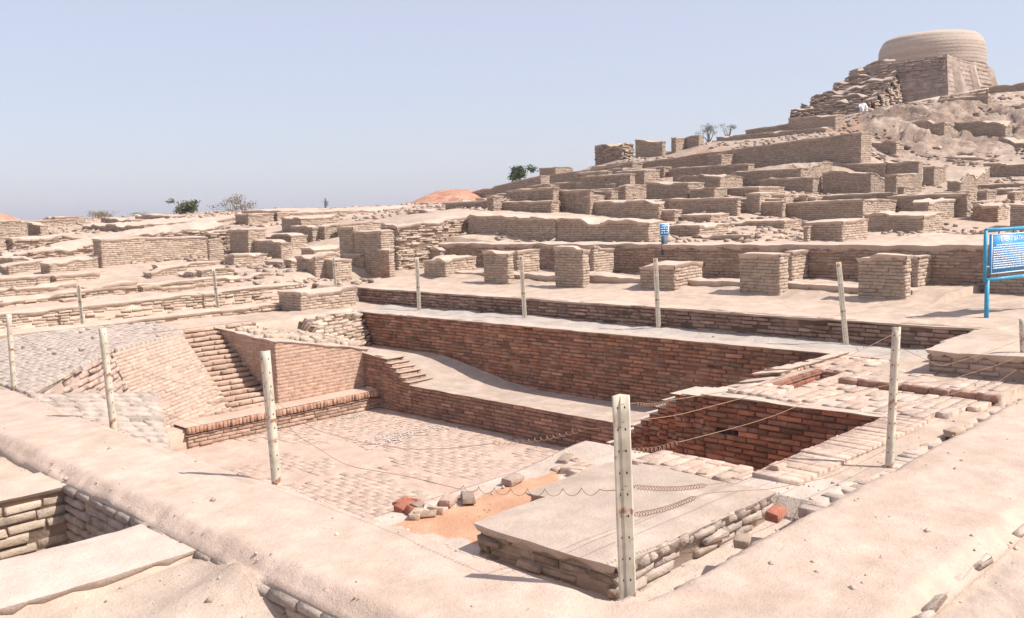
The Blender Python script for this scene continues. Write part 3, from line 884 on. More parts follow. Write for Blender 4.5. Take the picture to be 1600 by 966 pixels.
# wall faces below the paths
mb = MB()
bricks(mb, P(2.85, 8.45, -1.05), P(2.85, 6.0, -1.05), P(2.855, 8.45, -.09), P(2.855, 6.0, -.09), bl=.27, bh=.078, prot=.015, jit=.010, gap=.014, cols=(np.array([.42, .33, .28]), np.array([.37, .29, .245])), mi=0, back=.06, var=.10, cham=.014, N=P(-1, 0, 0))
tag(mb.build("path_side_wall", [BRICK]), "shaded brick side of the left path above the small square pit", "wall")
mb = MB()
bricks(mb, P(2.855, 6.0, -.45), P(2.855, 1.9, -.45), P(2.86, 6.0, -.09), P(2.86, 1.9, -.09), bl=.27, bh=.075, prot=.02, jit=.012, gap=.014, cols=(np.array([.44, .35, .29]), np.array([.38, .30, .25])), mi=0, back=.06, var=.10, cham=.014, N=P(-1, 0, 0), wob=.02)
tag(mb.build("path_side_wall", [BRICK]), "half-buried brick side of the left path at the bottom of the photo", "wall")
mb = MB()
wall_mesh(mb, -2.5, 8.40, 2.86, 9.0, -1.05, -.10, -.10, -.10, rough=.015, cap=.015, faces="S", seed=66, cols=(np.array([.50, .40, .31]), np.array([.46, .36, .27])), bl=.30, bh=.088, jit=.016, gap=.022, capdrop=.03, core=np.array([.30, .22, .165]), wob=.02)
tag(mb.build("cross_wall", [MUD, BRICK]), "sunlit cross wall of thick rounded bricks at the left edge below the path", "wall")
mb = MB()
wall_mesh(mb, -2.5, 6.02, 2.84, 6.82, -1.05, -.09, -.09, -.09, rough=.02, cap=.02, faces="N", seed=67, capcol=np.array([.56, .455, .385]), capdrop=.04)
tag(mb.build("cross_wall", [MUD, BRICK]), "mud-topped cross wall in front of the small square pit", "wall")
# edging stones of the right path (outer side)
mb = MB()
bricks(mb, P(3.2, 1.70, -.22), P(12, 1.70, -.22), P(3.2, 1.86, .0), P(12, 1.86, .0), bl=.26, bh=.1, prot=.01, jit=.03, gap=.03, cols=(np.array([.53, .43, .36]), np.array([.46, .36, .3])), mi=0, back=.12, miss=.3, cham=.03, wob=.03)
tag(mb.build("path_edging", [BRICK]), "crumbling brick edging of the right path near the bottom right corner", "edging")

# step behind the fence row (faces -X) and the kerb on the left row
mb = MB()
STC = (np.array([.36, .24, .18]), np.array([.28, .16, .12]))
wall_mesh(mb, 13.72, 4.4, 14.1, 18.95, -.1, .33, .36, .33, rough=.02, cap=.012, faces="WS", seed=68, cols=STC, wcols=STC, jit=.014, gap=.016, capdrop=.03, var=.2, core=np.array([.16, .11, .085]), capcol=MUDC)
tag(mb.build("terrace_step", [MUD, BRICK]), "long dark brick step behind the far row of fence posts", "step")


# ------------------------------------------------------------------ walls measured from the photograph
def mwall(name, label, xc, yb, xl, xr, yt, ytl=None, ytr=None, th=.45, D=None, cat="wall", group=None, faces=None, sink=.35, **k):
    """xc,yb: foot of the near corner; xl / xr: ends of its -X and -Y faces; yt: top"""
    if D is None:
        p = hit(xc, yb)
    else:
        p = at(xc, yb, D)
    x, y, z = p
    zt = zat(yt, x, y)
    ly = slide(x, y, z, xl, 1) if xl is not None else th
    lx = slide(x, y, z, xr, 0) if xr is not None else th
    ly = min(max(ly, .12), 45); lx = min(max(lx, .12), 30)
    zl = zat(ytl, x, y + ly) if ytl is not None else zt
    zr = zat(ytr, x + lx, y) if ytr is not None else zt
    Dd = x * R[0, 2] + y * R[1, 2]
    s = 1.0 if Dd < 45 else 1.5
    zb = min(z, T(x, y + ly), T(x + lx, y)) - sink
    sd = int(xc * 7 + yb * 3) % 997
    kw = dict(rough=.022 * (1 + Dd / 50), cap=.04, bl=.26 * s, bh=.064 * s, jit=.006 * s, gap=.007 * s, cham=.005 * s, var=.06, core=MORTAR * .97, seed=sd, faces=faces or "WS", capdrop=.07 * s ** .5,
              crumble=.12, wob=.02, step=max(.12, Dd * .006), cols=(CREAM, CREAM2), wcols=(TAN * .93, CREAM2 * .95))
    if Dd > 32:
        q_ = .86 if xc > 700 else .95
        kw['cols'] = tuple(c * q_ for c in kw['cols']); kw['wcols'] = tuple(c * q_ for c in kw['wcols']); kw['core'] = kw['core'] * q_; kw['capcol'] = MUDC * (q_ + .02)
    kw.update(k)
    mb = MB()
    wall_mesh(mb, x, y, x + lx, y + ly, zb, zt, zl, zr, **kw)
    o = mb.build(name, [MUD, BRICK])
    tag(o, label, cat, group)
    return (x, y, z, lx, ly, zt)


W_ROW = "ruined cell walls behind the fence row"
W_LEFT = "ruined walls of the left field"
W_HILL = "low ruined walls climbing the hillside"
SPEC = [
    # pillars facing the bath -------------------------------------------------
    ("brick_pillar", "big square pier with shaded front right of the lone dark pier, behind the third far fence post from the right", 1218, 462, 1156, 1231, 397, None, None, W_ROW, {}),
    ("brick_pillar", "square pier with the widest shaded front, left of the blue information board", 1414, 469, 1341, 1422, 398, None, None, W_ROW, {}),
    ("brick_pillar", "shaded pier directly under the blue information board", 1690, 484, 1546, 1720, 401, None, None, W_ROW, dict(D=16.3)),
    ("brick_pillar", "tall narrow pier behind and right of the second far fence post", 911, 448, 868, 921, 386, None, None, W_ROW, {}),
    ("brick_pillar", "pier left of the second far fence post with rounded foot", 794, 443, 757, 803, 392, None, None, W_ROW, {}),
    ("brick_block", "low battered block standing alone behind the third far fence post", 1054, 455, 1001, 1097, 416, None, 408, W_ROW, dict(rough=.06)),
    ("brick_block", "long low block with round mud top right of the first far fence post", 696, 436, 664, 744, 404, None, 402, W_ROW, dict(rough=.06)),
    ("brick_pillar", "reddish pier at the left end of the row near the bath corner", 609, 434, 595, 617, 390, None, None, W_ROW, dict(wcols=(np.array([.38, .22, .16]), CREAM2))),
    ("brick_pillar", "square pier with shaded front left of the reddish pier", 565, 420, 535, 572, 394, None, None, W_ROW, {}),
    ("cell_wall", "sunlit return wall right of the shaded pier behind the fourth far post", 1237, 441, 1231, 1262, 393, None, None, W_ROW, dict(th=.4)),
    ("cell_wall", "sunlit return wall just left of the blue information board", 1434, 447, 1424, 1461, 395, None, None, W_ROW, {}),
    ("cell_wall", "sunlit return wall right of the tall narrow pier", 928, 431, 922, 959, 386, None, None, W_ROW, {}),
    ("cell_wall", "sunlit return wall behind the top of the second far fence post", 809, 428, 804, 843, 388, None, None, W_ROW, {}),
    ("cell_wall", "sunlit return wall between the reddish pier and the long low block", 624, 417, 617, 657, 388, None, None, W_ROW, {}),
    ("cell_wall", "sunlit return wall between the two leftmost piers of the row", 579, 418, 573, 595, 391, None, None, W_ROW, {}),
    ("cell_wall", "short sunlit wall above the long low block", 689, 418, 657, 705, 388, None, None, W_ROW, {}),
    # second terrace ----------------------------------------------------------
    ("terrace_wall", "tall shaded terrace wall running right from the inner corner, left of the small blue sign", 868, 381, 732, None, 342, 334, None, None, dict(D=26.6, th=.8, rough=.07, crumble=.15)),
    ("terrace_wall", "rough end of the tall shaded terrace wall beside the small blue sign", 1013, 384, 845, None, 345, 341, None, None, dict(D=24.4, th=.8, crumble=.3, rough=.07)),
    ("rubble_wall", "sunlit rough rubble wall left of the tall shaded terrace wall", 621, 386, 598, 733, 351, None, 335, None, dict(jit=.03, rough=.07, D=27.3, crumble=.2, th=.7)),
    ("brick_block", "low brick block at the foot of the tall shaded terrace wall", 857, 387, 823, 862, 367, None, None, None, dict(D=27.0)),
    ("brick_block", "shaded squat block left of the sunlit rubble wall", 596, 390, 554, None, 361, None, None, W_LEFT, dict(D=27, th=.6)),
    ("brick_block", "shaded leaning block left of the squat block beside the rubble wall", 553, 390, 531, 560, 354, None, None, W_LEFT, dict(D=28)),
    ("brick_wall", "broad ruined block with a shaded square panel above the two big piers", 1315, 392, 1260, 1355, 346, 347, 342, None, dict(D=24, crumble=.06)),
    ("brick_wall", "sloping sunlit shoulder left of the block with the shaded square panel", 1262, 388, 1258, 1261, 350, None, None, None, dict(D=24.2, th=.3)),
    ("brick_wall", "tall shaded wall right of the block with the square panel", 1442, 378, 1350, 1474, 334, 332, None, None, dict(D=27)),
    ("brick_wall", "jagged low dark wall right of the small blue sign", 1172, 379, 1094, 1176, 367, None, None, None, dict(D=24.5, crumble=.08)),
    ("brick_wall", "broken brick wall directly behind the small blue sign", 1092, 370, 1034, 1138, 352, None, 349, None, dict(D=26, crumble=.15)),
    ("brick_wall", "shaded wall under the red earth ledge right of the blue sign", 1225, 364, 1139, 1250, 344, None, None, None, dict(D=28)),
    ("brick_wall", "thin broken ledge wall in front of the tall shaded wall at right", 1458, 380, 1409, 1490, 369, None, None, None, dict(D=25)),
    # left field --------------------------------------------------------------
    ("corner_stub", "shaded square stub at the far left corner of the bath", 471, 486, 437, 556, 457, None, 446, None, dict(D=None, rough=.02)),
    ("brick_block", "low block with shaded end and a slot behind the leftmost far post pair", 441, 432, 416, 446, 409, None, None, W_LEFT, dict(D=28)),
    ("brick_block", "sunlit low block right of the slot near the bath's far corner", 456, 432, 446, 492, 406, None, None, W_LEFT, dict(D=27.6)),
    ("brick_block", "rounded sunlit block below the two dark blocks of the left field", 367, 434, 353, 418, 397, None, 396, W_LEFT, dict(D=29)),
    ("brick_wall", "tall sunlit wall in the middle of the left field", 162, 440, 150, 327, 374, None, 370, W_LEFT, dict(D=29.5, crumble=.05)),
    ("brick_wall", "narrow sunlit end pier right of the tall sunlit wall of the left field", 329, 424, 326, 351, 374, None, None, W_LEFT, dict(D=29.8)),
    ("brick_wall", "sloping lower wall left of the tall sunlit wall", 79, 434, 65, 205, 411, None, 392, W_LEFT, dict(D=28.5)),
    ("brick_block", "small low block in front of the sloping wall at far left", 88, 447, 79, 155, 431, None, 425, W_LEFT, dict(D=26.5)),
    ("brick_block", "small block at the foot of the tall sunlit wall", 237, 438, 226, 292, 422, None, 415, W_LEFT, dict(D=27)),
    ("brick_block", "paired low block with shaded end in front of the tall sunlit wall's right end", 303, 446, 281, 309, 425, None, None, W_LEFT, dict(D=26)),
    ("brick_block", "sunlit partner of the paired low block, behind a fence post", 316, 447, 309, 366, 422, None, 418, W_LEFT, dict(D=25.6)),
    ("brick_block", "long low block right of the leftmost far post", 150, 470, 131, 216, 446, None, 440, W_LEFT, dict(D=22.5)),
    ("brick_block", "square dark-sided block topmost in the centre of the left field", 389, 394, 360, 416, 355, None, None, W_LEFT, dict(D=31)),
    ("brick_block", "wide block with long shaded side below the topmost dark block", 440, 403, 396, 457, 376, None, None, W_LEFT, dict(D=30)),
    ("brick_block", "block with thin shaded rim behind the wide shaded block", 456, 399, 412, 481, 366, None, None, W_LEFT, dict(D=31.5)),
    ("brick_block", "tall narrow block with shaded side right of the thin-rimmed block", 489, 383, 457, 501, 353, None, None, W_LEFT, dict(D=33)),
    ("brick_block", "sunlit block beside the tall narrow one with a dark slot", 508, 380, 501, 531, 351, None, None, W_LEFT, dict(D=33)),
    ("brick_block", "high dark-sided block on the skyline side of the tall narrow one", 471, 360, 441, 530, 339, None, 336, W_LEFT, dict(D=37)),
    ("brick_wall", "sunlit wall with shaded end left of the piers, above the far left post", 491, 412, 472, 545, 388, None, 384, W_LEFT, dict(D=29)),
    ("brick_wall", "dark skyline wall with sunlit top left of centre", 440, 340, 379, 520, 330, 329, 326, W_LEFT, dict(D=46)),
    ("brick_wall", "dark skyline wall right of the pale bush", 265, 349, 212, 290, 337, 335, None, W_LEFT, dict(D=48)),
    ("brick_wall", "dark skyline wall behind the brownish scrub at left", 205, 357, 159, 225, 343, 341, None, W_LEFT, dict(D=44)),
    ("brick_wall", "dark skyline wall near the left edge", 63, 360, 21, 75, 350, 346, None, W_LEFT, dict(D=42)),
    ("brick_wall", "tiny dark wall on the skyline between the two left scrubs", 86, 346, 68, 130, 339, None, None, W_LEFT, dict(D=52)),
    ("rubble_wall", "long rough rubble wall along the back of the left field", 105, 400, 60, 352, 385, None, 345, W_LEFT, dict(D=34, jit=.04, rough=.10, crumble=.3, th=1.2)),
    ("rubble_wall", "lower broken rubble band behind the sloping wall at far left", 30, 420, 0, 160, 398, None, 378, W_LEFT, dict(D=32, jit=.04, rough=.08, crumble=.25)),
    ("brick_wall", "stepped brick flight at the far left edge", 22, 432, -40, 60, 404, 402, None, W_LEFT, dict(D=30, crumble=.3)),
    ("rubble_wall", "pale long wall just under the skyline left of centre", 225, 362, 130, 360, 352, 351, 341, W_LEFT, dict(D=40, rough=.08, crumble=.2)),
    ("rubble_wall", "long pale wall under the skyline in the centre", 530, 345, 440, 740, 331, 330, 321, W_LEFT, dict(D=44, rough=.08, crumble=.2)),
    ("brick_wall", "thin dark wall on the skyline right of centre", 728, 324, 657, 745, 317, 318, None, W_LEFT, dict(D=50)),
    ("brick_wall", "dark block on the central terrace behind the rubble wall", 752, 333, 712, 770, 319, 319, None, W_LEFT, dict(D=40)),
    ("brick_wall", "small dark block above the sunlit rubble wall", 674, 336, 639, 700, 328, None, None, W_LEFT, dict(D=38)),
    ("brick_wall", "low pale wall leaving the frame left of the leftmost far post", 0, 466, -8, 120, 449, None, 443, W_LEFT, dict(D=23.5)),
    ("brick_wall", "knee-high pale wall with a slot, ending under the paired low blocks", 224, 462, 216, 345, 448, None, 441, W_LEFT, dict(D=23.2)),
    ("brick_wall", "upper knee-high wall cut by the left edge of the photo", 0, 449, -8, 78, 434, None, 430, W_LEFT, dict(D=25)),
    ("brick_wall", "low yellowish wall right of the sunlit partner block", 366, 452, 360, 480, 437, None, 431, W_LEFT, dict(D=25.5)),
    ("brick_wall", "low wall crossing between the two lower fence posts of the left field", 100, 483, 95, 250, 469, None, 460, W_LEFT, dict(D=21.6, crumble=.2)),
    ("brick_wall", "pale wall hump in front of the rounded sunlit block", 250, 430, 240, 350, 414, None, 409, W_LEFT, dict(D=28)),
    ("rubble_wall", "uneven rubble wall between the tall sunlit wall and the topmost dark block", 330, 388, 322, 362, 362, None, None, W_LEFT, dict(D=32, jit=.03, crumble=.3)),
    ("brick_wall", "low wall with dark end below the sloping wall at far left", 14, 428, 0, 66, 415, None, 408, W_LEFT, dict(D=29)),
    ("rubble_wall", "long broken wall high in the left field under the skyline blocks", 20, 388, 10, 140, 372, None, 366, W_LEFT, dict(D=36, jit=.03, crumble=.35)),
    ("brick_wall", "pale stepped wall right of the tall narrow block", 531, 372, 528, 600, 350, None, 345, W_LEFT, dict(D=33, crumble=.25)),
    ("brick_wall", "low long wall before the squat blocks at the centre left", 492, 426, 486, 536, 412, None, 407, W_LEFT, dict(D=27.5)),
    # hillside ----------------------------------------------------------------
    ("retaining_wall", "very long retaining wall climbing the slope below the stupa", 1345, 252, 840, None, 206, 276, None, None, dict(D=47, th=1.2, rough=.04, crumble=.0)),
    ("brick_wall", "dark reddish wall on the skyline left end of the hill", 845, 292, 735, None, 274, 300, None, W_HILL, dict(D=56, th=.8)),
    ("brick_wall", "small dark block above the left end of the long retaining wall", 868, 276, 843, 895, 261, None, None, W_HILL, dict(D=65)),
    ("brick_wall", "layered rubble stump on the hill crest", 972, 254, 930, 990, 222, 228, None, W_HILL, dict(D=63, jit=.06, rough=.15, crumble=.5)),
    ("brick_wall", "squarish dark wall on the crest left of the red earth slope", 1035, 246, 993, 1040, 220, 218, None, W_HILL, dict(D=61)),
    ("brick_wall", "small dark wall with sunlit end above the red earth slope", 1056, 234, 1049, 1075, 215, None, None, W_HILL, dict(D=61)),
    ("brick_wall", "dark block next to the twin bushes on the crest", 1092, 228, 1072, 1100, 211, None, None, W_HILL, dict(D=61)),
    ("brick_wall", "long dark wall above the retaining wall right of the bushes", 1290, 221, 1120, None, 199, 214, None, W_HILL, dict(D=57, th=1.)),
    ("brick_wall", "dark wall near the top of the red earth ramp", 1305, 199, 1232, 1320, 178, 185, None, W_HILL, dict(D=58)),
    ("brick_wall", "low wall on the crest left of the red ramp", 1250, 203, 1165, 1262, 190, 204, None, W_HILL, dict(D=61, th=1)),
    ("brick_wall", "flat-topped dark block below the middle of the retaining wall", 1075, 304, 1010, 1100, 286, 285, None, W_HILL, dict(D=38)),
    ("rubble_wall", "rounded rubble ruin touching the retaining wall", 1125, 290, 1060, 1160, 272, 274, None, W_HILL, dict(D=41, rough=.15, crumble=.3)),
    ("rubble_wall", "pale terraced ruin below the right end of the retaining wall", 1225, 290, 1175, 1300, 262, 285, 255, W_HILL, dict(D=42, rough=.2, crumble=.4)),
    ("brick_wall", "low dark wall in front of the pale terraced ruin", 1270, 290, 1187, None, 277, 279, None, W_HILL, dict(D=40, th=.8)),
    ("brick_wall", "small dark wall left of the pale stair-like wall", 1116, 303, 1077, 1136, 292, None, None, W_HILL, dict(D=37)),
    ("brick_wall", "dark wall right of the pale stair-like wall", 1185, 304, 1136, 1225, 292, None, None, W_HILL, dict(D=37)),
    ("brick_wall", "low dark wall with a pale post beside it", 950, 324, 877, None, 308, 308, None, W_HILL, dict(D=36, th=.8)),
    ("brick_wall", "dark sloping wall in the middle of the lower slope", 1067, 334, 985, 1130, 311, 312, 315, W_HILL, dict(D=33.5)),
    ("brick_wall", "short dark wall above the tall terrace wall", 914, 333, 870, None, 325, None, None, W_HILL, dict(D=33, th=1)),
    ("brick_wall", "thin dark ledge wall left of the red earth patch", 1110, 343, 1065, 1138, 335, None, None, W_HILL, dict(D=30)),
    ("brick_wall", "long dark wall above the red earth ledge", 1348, 330, 1139, 1400, 311, 322, 312, W_HILL, dict(D=30, crumble=.04)),
    ("brick_wall", "long thin dark wall crossing the middle slope", 1394, 308, 1169, None, 301, 311, None, W_HILL, dict(D=35, th=.6, crumble=.04)),
    ("brick_wall", "tall dark wall with sloping right shoulder below the mound", 1360, 297, 1285, 1398, 268, 268, 285, W_HILL, dict(D=39)),
    ("brick_wall", "dark wall left of the sunlit pier below the mound", 1435, 273, 1382, 1441, 252, 251, None, W_HILL, dict(D=45)),
    ("brick_pillar", "sunlit pier with dark side below the mound", 1459, 286, 1442, 1478, 260, None, None, W_HILL, dict(D=42)),
    ("brick_wall", "broad dark wall at the foot of the mound's gullies", 1382, 274, 1296, None, 255, 256, None, W_HILL, dict(D=46, th=.8)),
    ("brick_wall", "low jagged dark wall at the mound's foot right of the sunlit pier", 1540, 258, 1435, None, 243, 242, None, W_HILL, dict(D=49, th=.8, crumble=.3)),
    ("brick_wall", "tall dark wall at the right edge under the mound", 1680, 286, 1536, None, 254, 256, None, W_HILL, dict(D=41, th=.8)),
    ("brick_wall", "long thin wall under the right-edge dark wall", 1680, 296, 1476, None, 284, 290, None, W_HILL, dict(D=37, th=.8)),
    ("stepped_wall", "sunlit stair-like wall beside the sunlit pier", 1500, 300, 1480, 1545, 272, None, 262, W_HILL, dict(D=38, crumble=.6, rough=.1)),
    ("brick_wall", "pale sunlit stepped wall right of the sloping-shouldered wall", 1400, 305, 1382, 1440, 272, None, None, W_HILL, dict(D=37.5, crumble=.2)),
    ("brick_wall", "small dark wall in the brick stairs left of the board", 1427, 322, 1401, 1450, 303, None, None, W_HILL, dict(D=33)),
    ("brick_wall", "sunlit wide wall above the stairs left of the board", 1452, 322, 1449, 1512, 300, None, None, W_HILL, dict(D=34)),
    ("brick_wall", "dark block behind the blue information board's top left", 1541, 318, 1510, 1556, 297, None, None, W_HILL, dict(D=34)),
    ("brick_wall", "small dark block up right of the information board", 1581, 309, 1555, 1600, 295, None, None, W_HILL, dict(D=36)),
    ("brick_wall", "reddish broken wall above the information board", 1559, 336, 1521, 1575, 319, None, None, W_HILL, dict(D=29, crumble=.3, wcols=(np.array([.36, .22, .16]), CREAM2))),
    ("brick_wall", "dark end wall cut by the right edge above the board", 1640, 352, 1578, None, 322, 318, None, W_HILL, dict(D=27, th=.5)),
    ("stepped_wall", "brick stair blocks descending left of the information board", 1450, 345, 1427, 1500, 312, None, 308, W_HILL, dict(D=29, crumble=.3)),
    ("brick_wall", "dark wall at the top right edge beside the stupa base", 1700, 152, 1520, None, 118, 138, None, W_HILL, dict(D=66, th=1.5, crumble=.1)),
    ("brick_wall", "dark rectangular wall on the mound below the stupa base", 1543, 178, 1470, 1552, 149, 155, None, W_HILL, dict(D=60, th=1.2, crumble=.1)),
    ("brick_wall", "broken dark wall fragment at the head of the mound's gullies", 1425, 196, 1380, 1440, 180, 183, None, W_HILL, dict(D=59, crumble=.9, rough=.3)),
    ("brick_wall", "slumped dark wall fragment right of the red earth ramp", 1400, 240, 1352, 1412, 222, 224, None, W_HILL, dict(D=51, crumble=.9, rough=.3)),
    ("brick_wall", "torn wall fragment high at the right edge on the mound", 1600, 186, 1556, 1620, 168, 170, None, W_HILL, dict(D=59, crumble=.8, rough=.3)),
    ("brick_wall", "torn wall fragment low at the right edge on the mound", 1612, 236, 1560, 1630, 216, 218, None, W_HILL, dict(D=51, crumble=.8, rough=.3)),
    ("brick_wall", "crumbled long wall across the bottom of the mound's gullies", 1520, 243, 1400, None, 230, 232, None, W_HILL, dict(D=50.5, crumble=.7, rough=.25, th=1)),
    ("brick_wall", "grey wall patch low in the mound's gullies", 1570, 226, 1490, 1580, 188, 190, None, W_HILL, dict(D=53, crumble=.5, rough=.2)),
    ("brick_wall", "grey wall patch in the middle of the mound's gullies", 1475, 216, 1425, 1490, 188, 190, None, W_HILL, dict(D=53.5, crumble=.5, rough=.2)),
]
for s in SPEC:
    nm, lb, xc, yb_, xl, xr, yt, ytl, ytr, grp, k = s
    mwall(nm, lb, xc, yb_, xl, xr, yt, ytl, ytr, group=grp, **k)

# smaller wall remains between the measured ones, each placed on the ground where the picture shows one
used = set()
anch = [((q[4] or q[2]) * .5 + (q[5] or q[2]) * .5, (q[3] + q[6]) * .5, q[1]) for q in SPEC if len(q[1].split()) <= 11]
cnt = 0
frng = np.random.default_rng(23)
for yy in list(range(345, 436, 5)) + list(range(209, 345, 5)):
    left = yy >= 345
    for xx in (range(6, 520 if yy > 380 else 720, 34) if left else range(720, 1600, 30)):
        px = xx + frng.uniform(-20, 20); py = yy + frng.uniform(-3.5, 3.5)
        if not left:
            if py < np.interp(px, [720, 850, 930, 1100, 1240, 1300, 1340, 1600], [334, 312, 268, 248, 214, 252, 258, 262]): continue
        hitbox = False
        for q in SPEC:
            xl_ = q[4] if q[4] is not None else q[2] - 5; xr_ = q[5] if q[5] is not None else q[2] + 5
            t_ = min(q[6], q[7] or 999, q[8] or 999)
            if xl_ - 2 < px < xr_ + 1 and t_ - 1 < py < q[3] + (7 if q[3] < 345 else 4): hitbox = True; break
        if hitbox: continue
        p = hit(px, py, 21)
        Dd = p[0] * R[0, 2] + p[1] * R[1, 2]
        if Dd > 62 or Dd < 23: continue
        h_ = frng.uniform(.35, .85) * (1 + (Dd - 30) / 60) * (1.25 if left else 1)
        sc_ = FPX / Dd
        kind = frng.random()
        if left: lyp, lxp = (frng.uniform(5, 12), frng.uniform(50, 150)) if kind < .35 else ((frng.uniform(10, 30), frng.uniform(20, 50)) if kind < .8 else (frng.uniform(30, 60), frng.uniform(5, 15)))
        else: lyp, lxp = (frng.uniform(45, 170), frng.uniform(4, 12)) if kind < .55 else (frng.uniform(8, 24), frng.uniform(12, 34))
        skl = lambda q: np.interp(q, [0, 400, 640, 735, 800, 850, 930, 1000, 1100, 1240, 1300, 1340], [344, 332, 323, 312, 296, 283, 256, 250, 236, 206, 236, 240])
        yt_ = max(py - h_ * sc_, skl(px) + 2, skl(px - lyp) - .06 * lyp + 2)
        if py - yt_ < 4: continue
        h_ = (py - yt_) / sc_
        ds = sorted(anch, key=lambda q: (q[0] - px) ** 2 + 3 * (q[1] - py) ** 2)
        lab = None
        tone = ("pale", "buff", "plain")[int(frng.integers(3))] if False else ""
        sizew = ("long low" if max(lxp, lyp) > 34 else "small") if h_ < .6 else ("long waist-high" if max(lxp, lyp) > 34 else "squat")
        for (ax2, ay2, al) in ds:
            dx, dy = px - ax2, py - ay2
            dirw = ("right of" if dx > 0 else "left of") if abs(dx) > 2.2 * abs(dy) else ("below" if dy > 0 else "above")
            if max(abs(dx), abs(dy)) > 60: far_w = "well " 
            else: far_w = "just "
            c = sizew + " wall remnant " + far_w + dirw + " the " + al
            if c in used: c = c.replace("wall remnant", "flat-topped wall")
            if c in used: c = c.replace("just", "slightly").replace("well", "far")
            if len(c.split()) <= 16 and c not in used and max(abs(dx), abs(dy)) < 150:
                lab = c; break
        if lab is None:
            continue
        used.add(lab)
        mwall("wall_remnant", lab, px, py, px - lyp, px + lxp, py - h_ * sc_, None, None, group=(W_LEFT if left else W_HILL), D=Dd,
              crumble=frng.choice([0, .04, .2]), jit=.008, rough=.03)
        cnt += 1

# fallen brick rubble strewn over the far ruins: too much to count
mb = MB()
n = 8500
DD = frng.uniform(21, 66, n) ** 1.0; pxs = frng.uniform(-40, 1640, n)
lat_ = (pxs - CX) / FPX * DD
# back to world from forward distance and lateral offset
A2 = np.array([[R[0, 2], R[1, 2]], [R[0, 0], R[1, 0]]]); XYr = np.linalg.solve(A2, np.stack([DD, lat_]))
xs, ys = XYr
onm = (DD > 48) & (pxs > 1300)
kp = ((fbm(xs * .35, ys * .35, 201, 3) > .02) | onm) & ((DD > 24) | (ys > 24))
xs, ys, DD = xs[kp], ys[kp], DD[kp]; n = len(xs)
zz = ground_base(xs, ys) + ground_noise(xs, ys, DD) + sstep(19, 26, DD) * fbm(xs * .45, ys * .45, 31, 5) * .10
Vb = np.array([[a, b, c] for c in (-1, 1) for a, b in ((-1, -1), (1, -1), (1, 1), (-1, 1))], float)
hs = np.stack([frng.uniform(.04, .13, n), frng.uniform(.03, .07, n), frng.uniform(.02, .035, n)], -1) * (1 + DD / 120 + 1.6 * onm[kp] * frng.random(n) ** 2)[:, None]
an = frng.uniform(0, 6.28, n)
V = Vb[None] * hs[:, None] * frng.uniform(.75, 1.2, (n, 8, 3))
V[:, :, 2] += V[:, :, 0] * frng.normal(0, .25, (n, 1))
X_ = V[..., 0] * np.cos(an)[:, None] - V[..., 1] * np.sin(an)[:, None]; Y_ = V[..., 0] * np.sin(an)[:, None] + V[..., 1] * np.cos(an)[:, None]
V = np.stack([X_ + xs[:, None], Y_ + ys[:, None], V[..., 2] + zz[:, None] + .02], -1)
F = (np.array([[0, 3, 2, 1], [4, 5, 6, 7], [0, 1, 5, 4], [1, 2, 6, 5], [2, 3, 7, 6], [3, 0, 4, 7]])[None] + (np.arange(n) * 8)[:, None, None]).reshape(-1, 4)
mb.add(V.reshape(-1, 3), F, np.repeat(np.where(onm[kp][:, None], np.array([.32, .235, .185]), np.array([.44, .335, .265])) * (1 + frng.normal(0, .16, (n, 1))), 8, 0))
tag(mb.build("rubble", [BRICK]), kind='stuff')

# the long wall behind the pillars
mb = MB()
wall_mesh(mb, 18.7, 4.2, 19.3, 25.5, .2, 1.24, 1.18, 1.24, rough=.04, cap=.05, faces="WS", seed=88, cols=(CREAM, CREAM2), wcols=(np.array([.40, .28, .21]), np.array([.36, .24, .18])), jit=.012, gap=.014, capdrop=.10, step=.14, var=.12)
tag(mb.build("cell_wall", [MUD, BRICK]), "long shaded back wall running behind all the piers", "wall", W_ROW)
# low mud kerb joining the pillars
mb = MB()
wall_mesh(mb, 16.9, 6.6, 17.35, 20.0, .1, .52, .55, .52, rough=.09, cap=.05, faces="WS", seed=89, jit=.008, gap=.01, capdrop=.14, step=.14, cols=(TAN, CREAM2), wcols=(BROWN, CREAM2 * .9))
tag(mb.build("plinth", [MUD, BRICK]), "low eroded plinth joining the feet of the piers", "plinth", W_ROW)

# kerb walls along the far-left fence row
mb = MB()
wall_mesh(mb, 3.0, 19.3, 11.9, 19.85, -.3, .05, .05, .12, rough=.03, cap=.03, faces="WS", seed=90, jit=.014, gap=.016, crumble=.05)
tag(mb.build("kerb_wall", [MUD, BRICK]), "low brick kerb in front of the left fence row", "wall", W_LEFT)
mb = MB()
wall_mesh(mb, 1.0, 20.9, 13.4, 21.6, -.2, .26, .26, .42, rough=.04, cap=.04, faces="WS", seed=91, jit=.014, gap=.016, crumble=.05)
tag(mb.build("kerb_wall", [MUD, BRICK]), "long low brick wall behind the left fence row", "wall", W_LEFT)
mb = MB()
wall_mesh(mb, 3.0, 22.9, 13.6, 23.5, -.2, .46, .46, .6, rough=.05, cap=.04, faces="WS", seed=92, jit=.02, gap=.018, crumble=.12)
tag(mb.build("kerb_wall", [MUD, BRICK]), "second low brick wall further behind the left fence row", "wall", W_LEFT)


# ------------------------------------------------------------------ stupa on the mound
sc = at(1455, 96, 79)
stupa = empty("stupa", (sc[0], sc[1], 9.0))
tag(stupa, "round brick stupa drum on its broken square base crowning the mound", "stupa")


